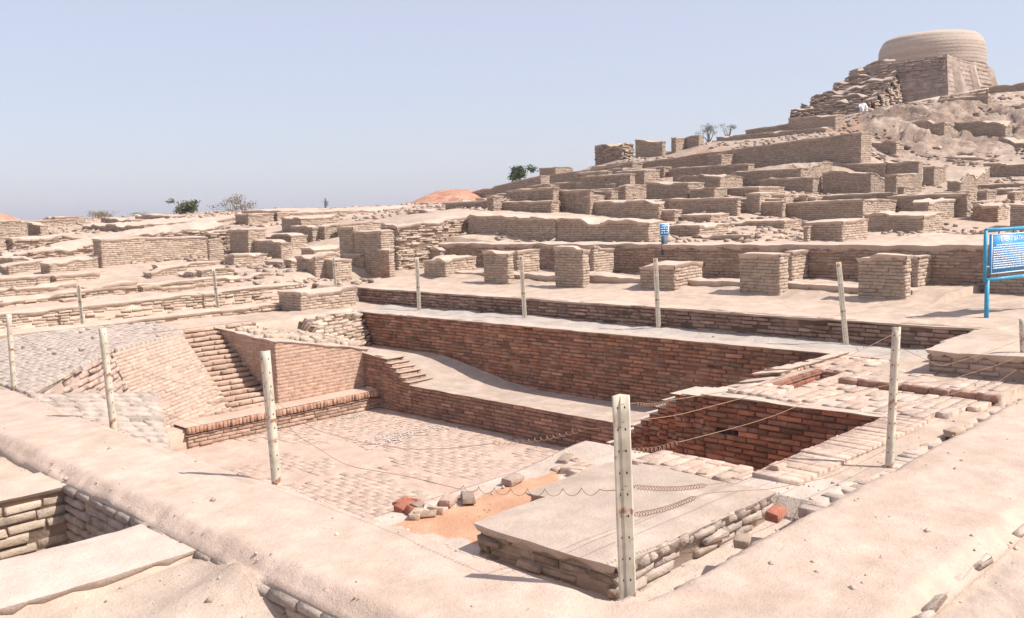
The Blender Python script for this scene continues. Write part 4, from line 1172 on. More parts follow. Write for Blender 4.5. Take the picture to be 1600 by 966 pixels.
def lathe(mb, cx, cy, prof, n, colf, amp=.0, seed=0, mi=0):
    t = np.linspace(0, 2 * np.pi, n + 1)
    Pn = len(prof)
    V = np.zeros((n + 1, Pn, 3)); Cc = np.zeros((n + 1, Pn, 3))
    for j, (r, z) in enumerate(prof):
        rr = r * (1 + amp * fbm(np.cos(t) * 3 + 9, np.sin(t) * 3 + z * 1.1, seed, 4))
        V[:, j, 0] = cx + rr * np.cos(t); V[:, j, 1] = cy + rr * np.sin(t); V[:, j, 2] = z
        Cc[:, j] = colf(t, z)
    V[-1] = V[0]
    i, j = np.meshgrid(np.arange(n), np.arange(Pn - 1), indexing='ij')
    a = i * Pn + j
    f = np.stack([a, a + Pn, a + Pn + 1, a + 1], -1).reshape(-1, 4)
    mb.add(V.reshape(-1, 3), f, Cc.reshape(-1, 3), mi)


z0d = zat(97, sc[0], sc[1]) - .6
z1d = zat(62, sc[0], sc[1])
hd = z1d - z0d
prof = []
for k in range(46):
    f_ = k / 45.
    z = z0d + hd * f_
    r = 4.22 - .1 * f_
    if f_ > .6: r -= .38 * ((f_ - .6) / .4) ** 1.8
    r += .045 * (((k * 7) % 5) / 5. - .5)          # courses stand in and out
    prof.append((r, z))
prof += [(3.5, z1d + .14), (2.9, z1d + .3), (1.8, z1d + .42), (.0, z1d + .46)]
mb = MB()
lathe(mb, sc[0], sc[1], prof, 96, lambda t, z: np.tile(np.array([.44, .35, .285]) * (1.0 + .06 * math.sin(z * 9)) * (1.1 if z > z0d + hd * .5 else 1), (len(t), 1)), .02, 4)
mb.build("drum", [BRICK], parent=stupa, smooth=False)

# square broken base: a plinth with rough flanks
# near corner under the picture column 1472
bc = at(1478, 160, 68.5)
mb = MB()
zt = zat(86, bc[0], bc[1] + .2)
zbb = 7.5


def ring_base(mb, pts, zb, zt, out, rough, seed, col, nlay=70):
    """closed polygon pts extruded upward, pushed out at the foot, torn by noise"""
    pts = np.array(pts); n = len(pts)
    seg = []
    for i in range(n):
        a, b = pts[i], pts[(i + 1) % n]
        m = max(2, int(np.linalg.norm(b - a) / .3))
        for k in range(m): seg.append(a + (b - a) * k / m)
    seg = np.array(seg); m = len(seg)
    cen = pts.mean(0)
    dirs = seg - cen; dirs /= np.linalg.norm(dirs, axis=1)[:, None]
    V = np.zeros((m + 1, nlay, 3)); Cc = np.zeros((m + 1, nlay, 3))
    s = np.arange(m) * .3
    for j in range(nlay):
        f_ = j / (nlay - 1.)
        z = zb + (zt - zb) * f_
        o = out * (1 - f_) + rough * fbm(s * .5 + seed, np.full(m, z * .9), seed, 4) * (1 - .3 * f_) + .05 * ((j * 7) % 5 - 2) * .7
        V[:m, j, :2] = seg + dirs * o[:, None]; V[:m, j, 2] = z + .15 * fbm(s * .4, s * 0 + seed, 5, 2) * (f_ == 1)
        Cc[:m, j] = col * (1 + .10 * ((j * 11) % 7 - 3) / 3.) * (1 + .12 * fbm(s * .7, s * 0 + z * 2, seed + 3)[:, None])
    V[m] = V[0]; Cc[m] = Cc[0]
    i, j = np.meshgrid(np.arange(m), np.arange(nlay - 1), indexing='ij')
    a = i * nlay + j
    mb.add(V.reshape(-1, 3), np.stack([a, a + nlay, a + nlay + 1, a + 1], -1).reshape(-1, 4), Cc.reshape(-1, 3))
    top = V[:m, -1]
    c = np.append(top.mean(0)[:2], zt + .1)
    v = np.concatenate([top, [c]])
    mb.add(v, [[i, (i + 1) % m, m, m] for i in range(m)], MUDC)


ax = bc[0]; ay = bc[1]
Ls = slide(ax, ay, zt, 1372, 1)
Rs = slide(ax, ay, zt, 1582, 0)
poly = [(ax, ay), (ax + Rs * .6, ay + .1), (ax + Rs * .85, ay + .8), (ax + Rs, ay + 2.6), (ax + Rs, ay + 11), (ax + 2.5, ay + Ls + 3.5), (ax, ay + Ls)]
ring_base(mb, poly, zbb, zt, 1.7, .25, 12, np.array([.40, .305, .25]))
bricks(mb, P(ax - 1.35, ay + Ls + .5, zbb), P(ax - 1.2, ay - .6, zbb), P(ax - .12, ay + Ls, zt - .1), P(ax - .12, ay + .1, zt - .1), bl=.7, bh=.17, jit=.05, gap=.03, prot=.10, var=.12,
       cols=(np.array([.36, .265, .21]), np.array([.31, .225, .18])), mi=1, back=.5, miss=.05, wob=.08, cham=.03)
mb.build("base", [STONE, BRICK], parent=stupa)
# ruined flank stepping down to the left
mb = MB()
for k, (xa, xb_, yt_, dd) in enumerate([(1352, 1412, 96, 72), (1336, 1408, 106, 71.2), (1320, 1400, 117, 70.4), (1303, 1392, 128, 69.6), (1286, 1384, 139, 68.6), (1268, 1372, 150, 67.6), (1252, 1362, 161, 66.8), (1236, 1350, 171, 66)]):
    p = at(xb_, 175, dd)
    L = slide(p[0], p[1], 9, xa, 1)
    z_ = zat(yt_, p[0], p[1] + L)
    zr_ = zat(yt_ - 6, p[0], p[1])
    wall_mesh(mb, p[0], p[1], p[0] + 5, p[1] + L, 6, zr_, z_, zr_, rough=.22, cap=.06, faces="WS", bl=.5, bh=.13, jit=.06, gap=.03, seed=100 + k, crumble=.5, capdrop=.08,
              wcols=(np.array([.38, .28, .225]), np.array([.33, .24, .19])), core=np.array([.3, .22, .17]), miss=.12, step=.4, batter=.25, capcol=np.array([.44, .34, .275]))
mb.build("ruined_flank", [STONE, BRICK], parent=stupa)
# buttress fins on the sunlit face
for k, px in enumerate((1484, 1512, 1541)):
    mb = MB()
    s_ = slide(ax, ay, 11, px, 0)
    hh = zt - (.15 if k < 3 else .9 + .5 * (k - 3))
    q = .3 + .35 * frng.random()
    v = [[ax + s_, ay + .5, hh], [ax + s_ + q, ay + .5, hh], [ax + s_ + q + .25, ay - 1.35 - .1 * k, 8.6], [ax + s_ - .25, ay - 1.35 - .1 * k, 8.6],
         [ax + s_, ay + 1.5, hh], [ax + s_ + q, ay + 1.5, hh], [ax + s_ + q + .3, ay + 1.5, 8.6], [ax + s_ - .3, ay + 1.5, 8.6],
         [ax + s_, ay - .28, hh - .25], [ax + s_ + q, ay - .28, hh - .25]]
    v = np.array(v) + frng.normal(0, .13, (10, 3))
    mb.add(v, [[0, 1, 9, 8], [8, 9, 2, 3], [4, 5, 1, 0], [0, 8, 3, 7], [0, 7, 4, 4], [1, 5, 6, 2], [1, 2, 9, 9]], np.array([.38, .29, .235]))
    mb.build("buttress", [STONE], parent=stupa)

# retaining wall lines on the mound: low sunlit ledge with a path along it
mb = MB()
pr = [at(1195, 204, 64), at(1290, 187, 64.5), at(1395, 165, 65), at(1470, 150, 64.5), at(1545, 137, 64)]
for a, b in zip(pr[:-1], pr[1:]):
    d = b - a; nrm = np.array([-d[1], d[0], 0]); nrm /= np.linalg.norm(nrm)
    if nrm[0] > 0: nrm = -nrm
    q0 = a; q1 = b
    v = [q0, q1, q1 - nrm * 1.6, q0 - nrm * 1.6, q0 + (0, 0, -1.6), q1 + (0, 0, -1.6), q1 - nrm * 1.6 + (0, 0, -1.6), q0 - nrm * 1.6 + (0, 0, -1.6)]
    mb.add(v, [[0, 1, 2, 3], [4, 5, 1, 0], [2, 6, 7, 3], [0, 3, 7, 4], [1, 5, 6, 2]], np.array([.50, .39, .32]), 0)
    bricks(mb, q0 + (0, 0, -1.5), q1 + (0, 0, -1.5), q0 + (0, 0, -.06), q1 + (0, 0, -.06), bl=.6, bh=.15, jit=.03, gap=.02, prot=.03, cols=(BROWN * 1.05, CREAM2), mi=1, N=nrm)
tag(mb.build("ledge_wall", [MUD, BRICK]), "long ledge wall rising across the mound below the seated figure", "wall")


# ------------------------------------------------------------------ far mounds of red earth
def mound_obj(px0, px1, ytop, D, depth, label_kind, seed, col):
    a = at(px0, hz(px0), D); b = at(px1, hz(px1), D)
    n, m = 40, 16
    ux = (b - a)[:2]; L = np.linalg.norm(ux); ux = ux / L; vy = np.array([-ux[1], ux[0]])
    ztop = zat(ytop, *(.5 * (a + b))[:2])
    S, Tt = np.meshgrid(np.linspace(0, 1, n), np.linspace(0, 1, m), indexing='ij')
    hgt = np.sin(np.pi * S) ** .7 * np.sin(np.pi * Tt) ** .8
    X = a[0] + ux[0] * S * L + vy[0] * (Tt - .5) * depth; Yy = a[1] + ux[1] * S * L + vy[1] * (Tt - .5) * depth
    z0 = min(T(a[0], a[1]), T(b[0], b[1])) - 1.0
    Z = z0 + (ztop - z0) * hgt * (1 + .12 * fbm(S * 7, Tt * 4, seed))
    mb = MB(); grid_patch(mb, X, Yy, Z, col)
    tag(mb.build("earth_mound", [STONE], smooth=True), kind='structure')


mound_obj(615, 800, 296, 62, 14, 0, 3, np.array([.46, .23, .15]))
mound_obj(-120, 28, 326, 85, 20, 0, 5, np.array([.46, .23, .15]))


# ------------------------------------------------------------------ trees and scrub
LEAF = {}
def leafmat(name, col):
    m, nt, ns, ls, b = new_mat(name)
    at_ = ns.new("ShaderNodeAttribute"); at_.attribute_name = "tint"
    ls.new(at_.outputs["Color"], b.inputs["Base Color"]); b.inputs["Roughness"].default_value = .8
    b.inputs["Specular IOR Level"].default_value = .2
    return m
LM = leafmat("leaves", None)
BARK = plain("bark", (.16, .12, .09), .9, var=.3)


def bush(label, px, ybase, w, h, D, col, nleaf=1400, name="bush", density=1.0, twiggy=False):
    p = at(px, ybase, D)
    s = D / FPX
    Wm, Hm = w * s, h * s
    root = empty(name, (p[0], p[1], p[2] - .3))
    tag(root, label, "bush" if name != "tree" else "tree")
    mb = MB()
    col = np.array(col)
    # limbs
    tips = []
    nl = 9
    for k in range(nl):
        a = rng.uniform(0, 2 * np.pi); rr = rng.uniform(.1, .45) * Wm
        tip = np.array([p[0] + rr * math.cos(a), p[1] + rr * math.sin(a), p[2] + Hm * rng.uniform(.45, .95) * (1 - .5 * (rr / Wm / .5) ** 2)])
        tips.append(tip)
        base = np.array([p[0], p[1], p[2] - .35]); mid = (base + tip) / 2 + rng.normal(0, .05 * Wm, 3)
        pts = [base, mid, tip]; rad = [.03 * Hm + .02, .02 * Hm + .01, .006]
        for q in range(2):
            A, B = pts[q], pts[q + 1]
            d = B - A; d /= np.linalg.norm(d) + 1e-9
            e1 = np.cross(d, [.3, .5, .8]); e1 /= np.linalg.norm(e1); e2 = np.cross(d, e1)
            V = []
            for (c, r) in ((A, rad[q]), (B, rad[q + 1])):
                for t in range(5): V.append(c + r * (math.cos(t * 1.2566) * e1 + math.sin(t * 1.2566) * e2))
            mb.add(V, [[t, (t + 1) % 5, 5 + (t + 1) % 5, 5 + t] for t in range(5)], np.array([.16, .12, .09]))
    mb.build("branches", [BARK], parent=root)
    # leaves in clumps round the limb tips
    mb = MB()
    cl = []
    for k in range(26):
        t_ = tips[rng.integers(nl)]
        cl.append(t_ + rng.normal(0, 1, 3) * np.array([.14 * Wm, .14 * Wm, .12 * Hm]))
    cl = np.array(cl)
    n = int(nleaf * density)
    c = cl[rng.integers(len(cl), size=n)] + rng.normal(0, 1, (n, 3)) * np.array([.07 * Wm, .07 * Wm, .08 * Hm])
    c[:, 2] = np.maximum(c[:, 2], p[2] - .2)
    ls = (.035 if twiggy else .06) * max(Hm, .6 * Wm) * rng.uniform(.6, 1.4, (n, 1))
    d1 = rng.normal(0, 1, (n, 3)); d1 /= np.linalg.norm(d1, axis=1)[:, None]
    d2 = np.cross(d1, rng.normal(0, 1, (n, 3))); d2 /= np.linalg.norm(d2, axis=1)[:, None]
    V = np.stack([c - d1 * ls, c + d2 * ls * .5, c + d1 * ls, c - d2 * ls * .5], 1).reshape(-1, 3)
    f = np.arange(n * 4).reshape(-1, 4)
    cc = col * (1 + rng.normal(0, .22, (n, 1)))
    mb.add(V, f, np.repeat(np.clip(cc, .01, 1), 4, 0))
    mb.build("foliage", [LM], parent=root)


bush("green rounded bush on the left skyline, darkest of the left bushes", 298, 341, 50, 24, 58, (.11, .12, .06), 1500)
bush("pale leafless scrub right of the darkest left bush", 375, 337, 60, 30, 60, (.24, .20, .16), 1100, twiggy=True)
bush("low brown scrub at the left of the skyline", 168, 343, 50, 17, 60, (.24, .20, .14), 900, twiggy=True)
bush("faint low greenish scrub between the brown scrub and the darkest bush", 222, 342, 34, 12, 62, (.18, .17, .11), 500, twiggy=True)
bush("tiny lone shrub on the skyline in the centre", 509, 326, 12, 14, 56, (.13, .13, .08), 160)
bush("bright green round tree top behind the left end of the hill", 815, 285, 38, 27, 70, (.08, .11, .045), 2200, name="tree")
bush("grey-green thorny bush on the crest, larger of the two", 1108, 216, 34, 21, 66, (.16, .17, .11), 1300, twiggy=True)
bush("grey-green small bush on the crest, right of the larger one", 1137, 211, 26, 17, 67, (.16, .17, .11), 700, twiggy=True)


# ------------------------------------------------------------------ fence posts
POSTM = plain("cream_painted_iron", (.54, .475, .375), .7, var=.22, scale=9, rust=(.30, .14, .07), rustamt=.43)
WIREM = plain("rusty_wire", (.30, .17, .11), .6, var=.2)
HOLEM = plain("bolt_hole_shade", (.10, .06, .04), .9)  # dark colour paints in the shade of bolt holes; no openings are cut


def angle_iron(h, w, t, flip):
    """L-section; flip=0: corner towards the viewer (-X,-Y), flip=1: corner away"""
    s = 1 if not flip else -1
    pr = [(0, 0), (w, 0), (w, t), (t, t), (t, w), (0, w)]
    pr = [((a - w / 2) * s, (b - w / 2) * s) for a, b in pr]
    nseg = 10
    mb = MB()
    V = []
    for k in range(nseg + 1):
        z = h * k / nseg - .35 * (k == 0)
        for a, b in pr: V.append((a + rng.normal(0, .0008), b + rng.normal(0, .0008), z))
    F = []
    for k in range(nseg):
        for i in range(6):
            j = (i + 1) % 6
            F.append([k * 6 + i, k * 6 + j, (k + 1) * 6 + j, (k + 1) * 6 + i])
    T_ = nseg * 6
    F += [[T_ + 0, T_ + 1, T_ + 2, T_ + 3], [T_ + 0, T_ + 3, T_ + 4, T_ + 5]]
    mb.add(V, F, CREAM)
    return mb, s


def post(label, tx, ty, bx, by, zb, w=.075, flip=0, fixed=None, group=None, lean=True, hole=True):
    b = g(bx, by, zb) if fixed is None else np.array(fixed[:2])
    # height and lean measured from the top in the picture (kept in the plane facing the camera)
    h = zat(ty, b[0], b[1]) - zb
    s_ = 0
    lat = slide(b[0], b[1], zb + h, tx, 0)
    rdir = np.array([R[0, 0], R[1, 0]])
    # lateral shift along camera-right that puts the top in column tx
    k = (tx - CX) / FPX
    v = lambda j: R[0, j] * b[0] + R[1, j] * b[1] + R[2, j] * (zb + h - H)
    den = (rdir @ np.array([R[0, 0], R[1, 0]])) - k * (rdir @ np.array([R[0, 2], R[1, 2]]))
    sh = (k * v(2) - v(0)) / den
    mbp, s = angle_iron(h, w, .008 + w * .08, flip)
    t = .008 + w * .08; aa = w * .12; r_ = .0045
    for i in range(9):
        z = h * (.08 + .86 * i / 8.)
        if not flip:
            q_ = w / 2
            box(mbp, -q_ - .002, -q_ + .001, aa - r_, aa + r_, z - r_ * 1.4, z + r_ * 1.4, mi=1)
            box(mbp, aa - r_, aa + r_, -q_ - .002, -q_ + .001, z - r_ * 1.4, z + r_ * 1.4, mi=1)
        else:
            q_ = w / 2 - t
            box(mbp, q_ - .002, q_ + .001, -aa - r_, -aa + r_, z - r_ * 1.4, z + r_ * 1.4, mi=1)
            box(mbp, -aa - r_, -aa + r_, q_ - .002, q_ + .001, z - r_ * 1.4, z + r_ * 1.4, mi=1)
    root = mbp.build("fence_post", [POSTM, HOLEM], origin=(0, 0, 0))
    ax_ = np.array([rdir[0] * sh, rdir[1] * sh, h])
    q = mathutils.Vector((0, 0, 1)).rotation_difference(mathutils.Vector(ax_))
    root.location = (b[0], b[1], zb)
    root.rotation_mode = 'QUATERNION'; root.rotation_quaternion = q
    tag(root, label, "fence post", group)
    return np.array([b[0], b[1], zb]), ax_, root


FG = "angle-iron fence posts round the bath"
posts = {}
posts['p3'] = post("nearest cream post standing at the path corner in front of the mud-topped block", 970, 618, 981, 932, -.02, .070, 1, group=FG)
posts['p4'] = post("cream post on the right path in front of the deep pit's right corner", 1401, 511, 1390, 723, .0, .052, 0, group=FG)
posts['p2'] = post("cream post on the left path in front of the salmon pier", 414, 548, 432, 748, .0, .062, 0, group=FG)
posts['p1'] = post("cream post on the left path in front of the grey brick pavement", 160, 513, 176, 655, .0, .062, 0, group=FG)
posts['p0'] = post("cream post on the left path at the photo's left edge", 13, 491, 22, 603, .0, .055, 0, group=FG)
posts['p5'] = post("cream post cut by the right edge of the photo in front of the brick platform", 1597, 498, 1600, 600, .02, .05, 0, group=FG)
posts['f1'] = post("leftmost thin post of the far rows behind the grey pavement", 122, 444, 129, 508, .0, .058, 1, group=FG)
posts['f2'] = post("thin post behind the stepped wall, right of the leftmost far post", 333, 420, 341, 484, .0, .058, 1, group=FG)
posts['f3'] = post("small post behind the square stub at the bath's far corner", 521, 402, 524, 444, .355, .055, 1, group=FG)
posts['f4'] = post("far post left of the long low mud-topped block", 651, 402, 655, 483, .0, .06, 1, group=FG)
posts['f5'] = post("far post in front of the narrow recess between the second and third piers", 814, 400, 820, 497, .0, .06, 1, group=FG)
posts['f6'] = post("far post in front of the lone low battered block", 1024, 404, 1029, 512, .0, .06, 1, group=FG)
posts['f7'] = post("far post between the two biggest shaded piers", 1310, 409, 1322, 537, .0, .06, 1, group=FG)
COL.objects.update() if hasattr(COL.objects, "update") else None


# ------------------------------------------------------------------ wires and springs
def tube(pts, r, name, mat, label, cat, group=None, res=5, parent=None):
    pts = np.array(pts, float)
    n = len(pts)
    tan = np.gradient(pts, axis=0); tan /= np.linalg.norm(tan, axis=1)[:, None] + 1e-12
    ref = np.array([0.13, .21, .97])
    e1 = np.cross(tan, ref); e1 /= np.linalg.norm(e1, axis=1)[:, None] + 1e-9; e2 = np.cross(tan, e1)
    a = np.arange(res) * 2 * np.pi / res
    V = pts[:, None] + r * (np.cos(a)[None, :, None] * e1[:, None] + np.sin(a)[None, :, None] * e2[:, None])
    F = []
    for i in range(n - 1):
        for k in range(res):
            F.append([i * res + k, i * res + (k + 1) % res, (i + 1) * res + (k + 1) % res, (i + 1) * res + k])
    mb = MB(); mb.add(V.reshape(-1, 3), F, RED)
    o = mb.build(name, [mat], parent=parent, smooth=True)
    if parent is None: tag(o, label, cat, group)
    return o


def on_post(key, py):
    b, ax_, _ = posts[key]
    # parameter t where the post axis is seen at row py
    lo, hi = 0., 1.
    for _ in range(30):
        m = (lo + hi) / 2; q = b + ax_ * m
        v = R.T @ np.array([q[0], q[1], q[2] - H]); y = CY - FPX * v[1] / v[2]
        if y > py: lo = m
        else: hi = m
    return b + ax_ * lo


def span(a, b, via, n=60):
    """wire between a and b in their vertical plane, passing the measured picture points"""
    d = (b - a)[:2]; L = np.linalg.norm(d); ts = [0.]; zs_ = [a[2]]
    for (px, py) in via:
        r = ray(px, py)
        # intersect the view ray with the vertical plane through a,b
        nrm = np.array([-d[1], d[0]])
        t = (nrm @ a[:2]) / (nrm @ r[:2]); p = r * t + np.array([0, 0, H])
        s = ((p[:2] - a[:2]) @ d) / L ** 2
        ts.append(s); zs_.append(p[2])
    ts.append(1.); zs_.append(b[2])
    o = np.argsort(ts); ts = np.array(ts)[o]; zs_ = np.array(zs_)[o]
    s = np.linspace(0, 1, n)
    # smooth interpolation (monotone pieces blended)
    z = np.interp(s, ts, zs_)
    for _ in range(6):
        z[1:-1] = (z[:-2] + z[1:-1] * 2 + z[2:]) / 4
    return np.stack([a[0] + d[0] * s, a[1] + d[1] * s, z], -1)


def coil(path, t0, t1, turns, r):
    """replace path between t0..t1 by a spring"""
    n = len(path); i0 = int(t0 * (n - 1)); i1 = int(t1 * (n - 1))
    A, B = path[i0], path[i1]
    d = B - A; L = np.linalg.norm(d); d = d / L
    e1 = np.cross(d, [0, 0, 1]); e1 /= np.linalg.norm(e1); e2 = np.cross(d, e1)
    m = turns * 14
    u = np.linspace(0, 1, m)
    ang = u * turns * 2 * np.pi
    base = A + (B - A) * u[:, None]
    # let the spring hang a little
    base[:, 2] -= 0.02 * np.sin(np.pi * u)
    rr = r * np.minimum(1, np.minimum(u, 1 - u) * 12)
    hel = base + rr[:, None] * (np.cos(ang)[:, None] * e1 + np.sin(ang)[:, None] * e2)
    return np.concatenate([path[:i0], hel, path[i1 + 1:]])


WG = "sagging fence wires with spring ends"
p3 = lambda y: on_post('p3', y); p4 = lambda y: on_post('p4', y); p2 = lambda y: on_post('p2', y); p5 = lambda y: on_post('p5', y)
w = span(p2(600), p3(765), [(445, 668), (540, 728), (640, 745), (720, 765), (845, 775)])
w = coil(w, .62, .97, 9, .022)
tube(w, .0022, "fence_wire", WIREM, "low wire over the pool floor ending in a stretched coil at the nearest post", "wire", WG)
w = span(p2(620), p3(668), [(490, 672), (560, 690), (640, 703), (720, 700), (790, 690), (862, 672)])
w = coil(w, .72, .94, 16, .011)
tube(w, .0020, "fence_wire", WIREM, "upper wire between the left path post and the nearest post with a reddish coil", "wire", WG)
S_ = [
    (632, 520, [(1045, 626), (1165, 607), (1240, 587), (1320, 560)], (.04, .14), 14, .010, "top wire from the nearest post to the right path post, coil at its left end"),
    (660, 552, [(1055, 650), (1165, 621), (1290, 580), (1370, 556)], None, 0, 0, "second wire from the top between the nearest post and the right path post"),
    (705, 600, [(1050, 694), (1165, 664), (1215, 648), (1265, 626)], (.02, .16), 12, .014, "wire crossing the middle of the deep pit's dark wall"),
    (760, 650, [(1070, 762), (1130, 755), (1200, 730), (1260, 706), (1320, 678)], (.03, .24), 26, .013, "wire rising from a level spring to the right path post along the pit's near edge"),
    (808, 700, [(1070, 784), (1100, 770), (1200, 765), (1300, 745)], (.02, .22), 24, .014, "lowest wire with a slanting spring on the mud-topped block"),
]
for a, b, via, cl_, tn, cr_, lb in S_:
    w = span(p3(a), p4(b), via)
    if cl_: w = coil(w, cl_[0], cl_[1], tn, cr_)
    tube(w, .0022, "fence_wire", WIREM, lb, "wire", WG)
w = span(p4(655), p4(655) + np.array([-.95, .0, -.22]), [], 10)
for a, b, via, lb in [(540, 530, [(1470, 573), (1530, 555)], "upper wire from the right path post to the right-edge post"),
                      (600, 555, [(1475, 596), (1560, 570)], "middle wire from the right path post to the right-edge post"),
                      (640, 570, [(1500, 612), (1560, 597)], "lower wire from the right path post to the right-edge post")]:
    tube(span(p4(a), p5(b), via), .0022, "fence_wire", WIREM, lb, "wire", WG)
for (ka, kb) in (('f4', 'f5'), ('f5', 'f6'), ('f6', 'f7'), ('p0', 'p1'), ('p1', 'p2')):
    for j, fr_ in enumerate((.35, .8)):
        a = posts[ka][0] + posts[ka][1] * fr_; b = posts[kb][0] + posts[kb][1] * fr_
        s = np.linspace(0, 1, 30)
        w = a + (b - a) * s[:, None]; w[:, 2] -= .22 * 4 * s * (1 - s) * (1 if j else .5)
        nmz = dict(f4='first', f5='second', f6='third', p0='left-edge', p1='pavement')[ka]
        tube(w, .0016, "fence_wire", WIREM, ("upper" if j else "lower") + " thin sagging wire running right from the " + nmz + (" far post" if ka[0] == 'f' else " post of the left path"), "wire", WG)


# ------------------------------------------------------------------ signs
BLUE = plain("blue_sign_paint", (.02, .27, .60), .45, var=.08)
BLUEP = plain("blue_pipe_paint", (.03, .26, .42), .5, var=.15, rust=(.2, .35, .4), rustamt=.4)
WHITE = plain("white_sign_paint", (.80, .84, .88), .5)


def pipe(mb, a, b, r, n=8):
    a = np.array(a, float); b = np.array(b, float)
    d = (b - a) / np.linalg.norm(b - a)
    e1 = np.cross(d, [.31, .52, .8]); e1 /= np.linalg.norm(e1); e2 = np.cross(d, e1)
    V = []
    for c in (a, b):
        for k in range(n): V.append(c + r * (math.cos(2 * math.pi * k / n) * e1 + math.sin(2 * math.pi * k / n) * e2))
    F = [[k, (k + 1) % n, n + (k + 1) % n, n + k] for k in range(n)]
    V += [a, b]
    F += [[(k + 1) % n, k, 2 * n, 2 * n] for k in range(n)] + [[n + k, n + (k + 1) % n, 2 * n + 1, 2 * n + 1] for k in range(n)]
    mb.add(V, F, CREAM)


sb = hit(1540, 496)
sx, sy, sz = sb[0], sb[1], .33
pxm = lambda yy: zat(yy, sx, sy)
ztop = zat(360, sx, sy); zlow = zat(438, sx, sy)
Wd = 1.55
board = empty("information_board", (sx, sy, sz))
board.rotation_euler = (0, 0, math.radians(-13))
tag(board, "large blue information board titled GREAT BATH on blue pipe legs at the right edge", "sign board")
mb = MB()
pipe(mb, (sx + .02, sy, sz - .3), (sx + .02, sy, zlow), .035); mb.build("leg", [BLUEP], parent=board)
mb = MB()
pipe(mb, (sx + Wd, sy, sz - .3), (sx + Wd, sy, zlow), .035); mb.build("leg", [BLUEP], parent=board)
mb = MB()
pipe(mb, (sx - .05, sy, zlow), (sx + Wd + .05, sy, zlow), .03); pipe(mb, (sx - .05, sy, ztop), (sx + Wd + .05, sy, ztop), .03)
pipe(mb, (sx - .05, sy, zlow), (sx - .05, sy, ztop), .03); pipe(mb, (sx + Wd + .05, sy, zlow), (sx + Wd + .05, sy, ztop), .03)
pipe(mb, (sx - .05, sy, zlow + .2), (sx + .08, sy, zlow + .2), .015)
for q in (.3, .7, 1.1): pipe(mb, (sx + q, sy, zlow), (sx + q, sy, zlow + .09), .012); pipe(mb, (sx + q, sy, ztop), (sx + q, sy, ztop - .07), .012)
mb.build("pipe_frame", [BLUEP], parent=board)
mb = MB()
bx0, bx1, bz0, bz1 = sx + .08, sx + Wd - .08, zlow + .085, ztop - .065
box(mb, bx0, bx1, sy - .02, sy + .02, bz0, bz1); pan = mb.build("panel", [BLUE], parent=board)
mb = MB()
e = .014
for (a0, a1, c0, c1) in ((bx0, bx1, bz0, bz0 + e), (bx0, bx1, bz1 - e, bz1), (bx0, bx0 + e, bz0 + e, bz1 - e), (bx1 - e, bx1, bz0 + e, bz1 - e)):
    box(mb, a0, a1, sy - .024, sy - .0205, c0, c1)
mb.build("border", [WHITE], parent=board)


def text_mesh(name, s, size, loc, mat, parent, rotz=0, xs=1.0):
    cu = bpy.data.curves.new(name, 'FONT'); cu.body = s; cu.size = size; cu.extrude = .002; cu.align_x = 'CENTER'; cu.align_y = 'CENTER'
    cu.offset = 0.0
    tmp = bpy.data.objects.new("tmp", cu); COL.objects.link(tmp)
    dg = bpy.context.evaluated_depsgraph_get()
    me = bpy.data.meshes.new_from_object(tmp.evaluated_get(dg)); me.name = name
    bpy.data.objects.remove(tmp)
    o = bpy.data.objects.new(name, me); COL.objects.link(o)
    me.materials.clear(); me.materials.append(mat)
    o.rotation_euler = (math.pi / 2, 0, rotz); o.scale = (xs, 1, 1)
    o.parent = parent; o.location = np.array(loc) - np.array(parent.location)
    return o


hB = bz1 - bz0
text_mesh("title", "GREAT BATH", .105, (sx + .62, sy - .0235, bz1 - .085), WHITE, board)
mb = MB()
# the body text is too small to read: rows of word-like strokes
for r_ in range(11):
    z = bz1 - .17 - r_ * (hB - .22) / 11.
    x = bx0 + .05 + (.08 if r_ == 0 else 0)
    while x < bx1 - .08:
        wl = rng.uniform(.03, .11)
        xe = min(x + wl, bx1 - .05)
        xx = x
        while xx < xe:
            box(mb, xx, xx + .009, sy - .0225, sy - .0205, z - .011 * rng.uniform(.6, 1.1), z + .011 * rng.uniform(.6, 1.2)); xx += .0125
        x = xe + .014
mb.build("lettering", [WHITE], parent=board)

# small sign further back
ss = at(1038, 379, 22.6)
sg = empty("small_sign", (ss[0], ss[1], ss[2]))
tag(sg, "small blue notice with white border on a dark plate before the ruins", "sign")
um = 22.6 / FPX
ca = math.atan2(R[1, 0], R[0, 0])
ux = np.array([R[0, 0], R[1, 0], 0]); uy = np.array([-ux[1], ux[0], 0])


def obox(mb, c, hw, hd_, hh, up0):
    V = []
    for dz in (0, hh):
        for a, b in ((-1, -1), (1, -1), (1, 1), (-1, 1)):
            V.append(c + ux * a * hw + uy * b * hd_ + np.array([0, 0, up0 + dz]))
    mb.add(V, [[0, 3, 2, 1], [4, 5, 6, 7], [0, 1, 5, 4], [1, 2, 6, 5], [2, 3, 7, 6], [3, 0, 4, 7]], CREAM)


mb = MB(); obox(mb, ss, 4.6 * um, .02, 10 * um + .3, -.3); mb.build("stand", [plain("dark_blue_plate", (.05, .08, .12), .6)], parent=sg)
mb = MB(); obox(mb, ss, 7.6 * um, .015, 20 * um, 10 * um); mb.build("border_plate", [WHITE], parent=sg)
mb = MB(); obox(mb, ss - uy * .017, 6.4 * um, .004, 17.6 * um, 11.2 * um); mb.build("panel", [BLUE], parent=sg)
mb = MB()
for r_ in range(4):
    for q in range(3):
        obox(mb, ss - uy * .024 + ux * (q - 1) * 3.6 * um + ux * rng.normal(0, .01), 1.3 * um, .002, 1.3 * um, (14 + 3.6 * r_) * um)
mb.build("lettering", [WHITE], parent=sg)

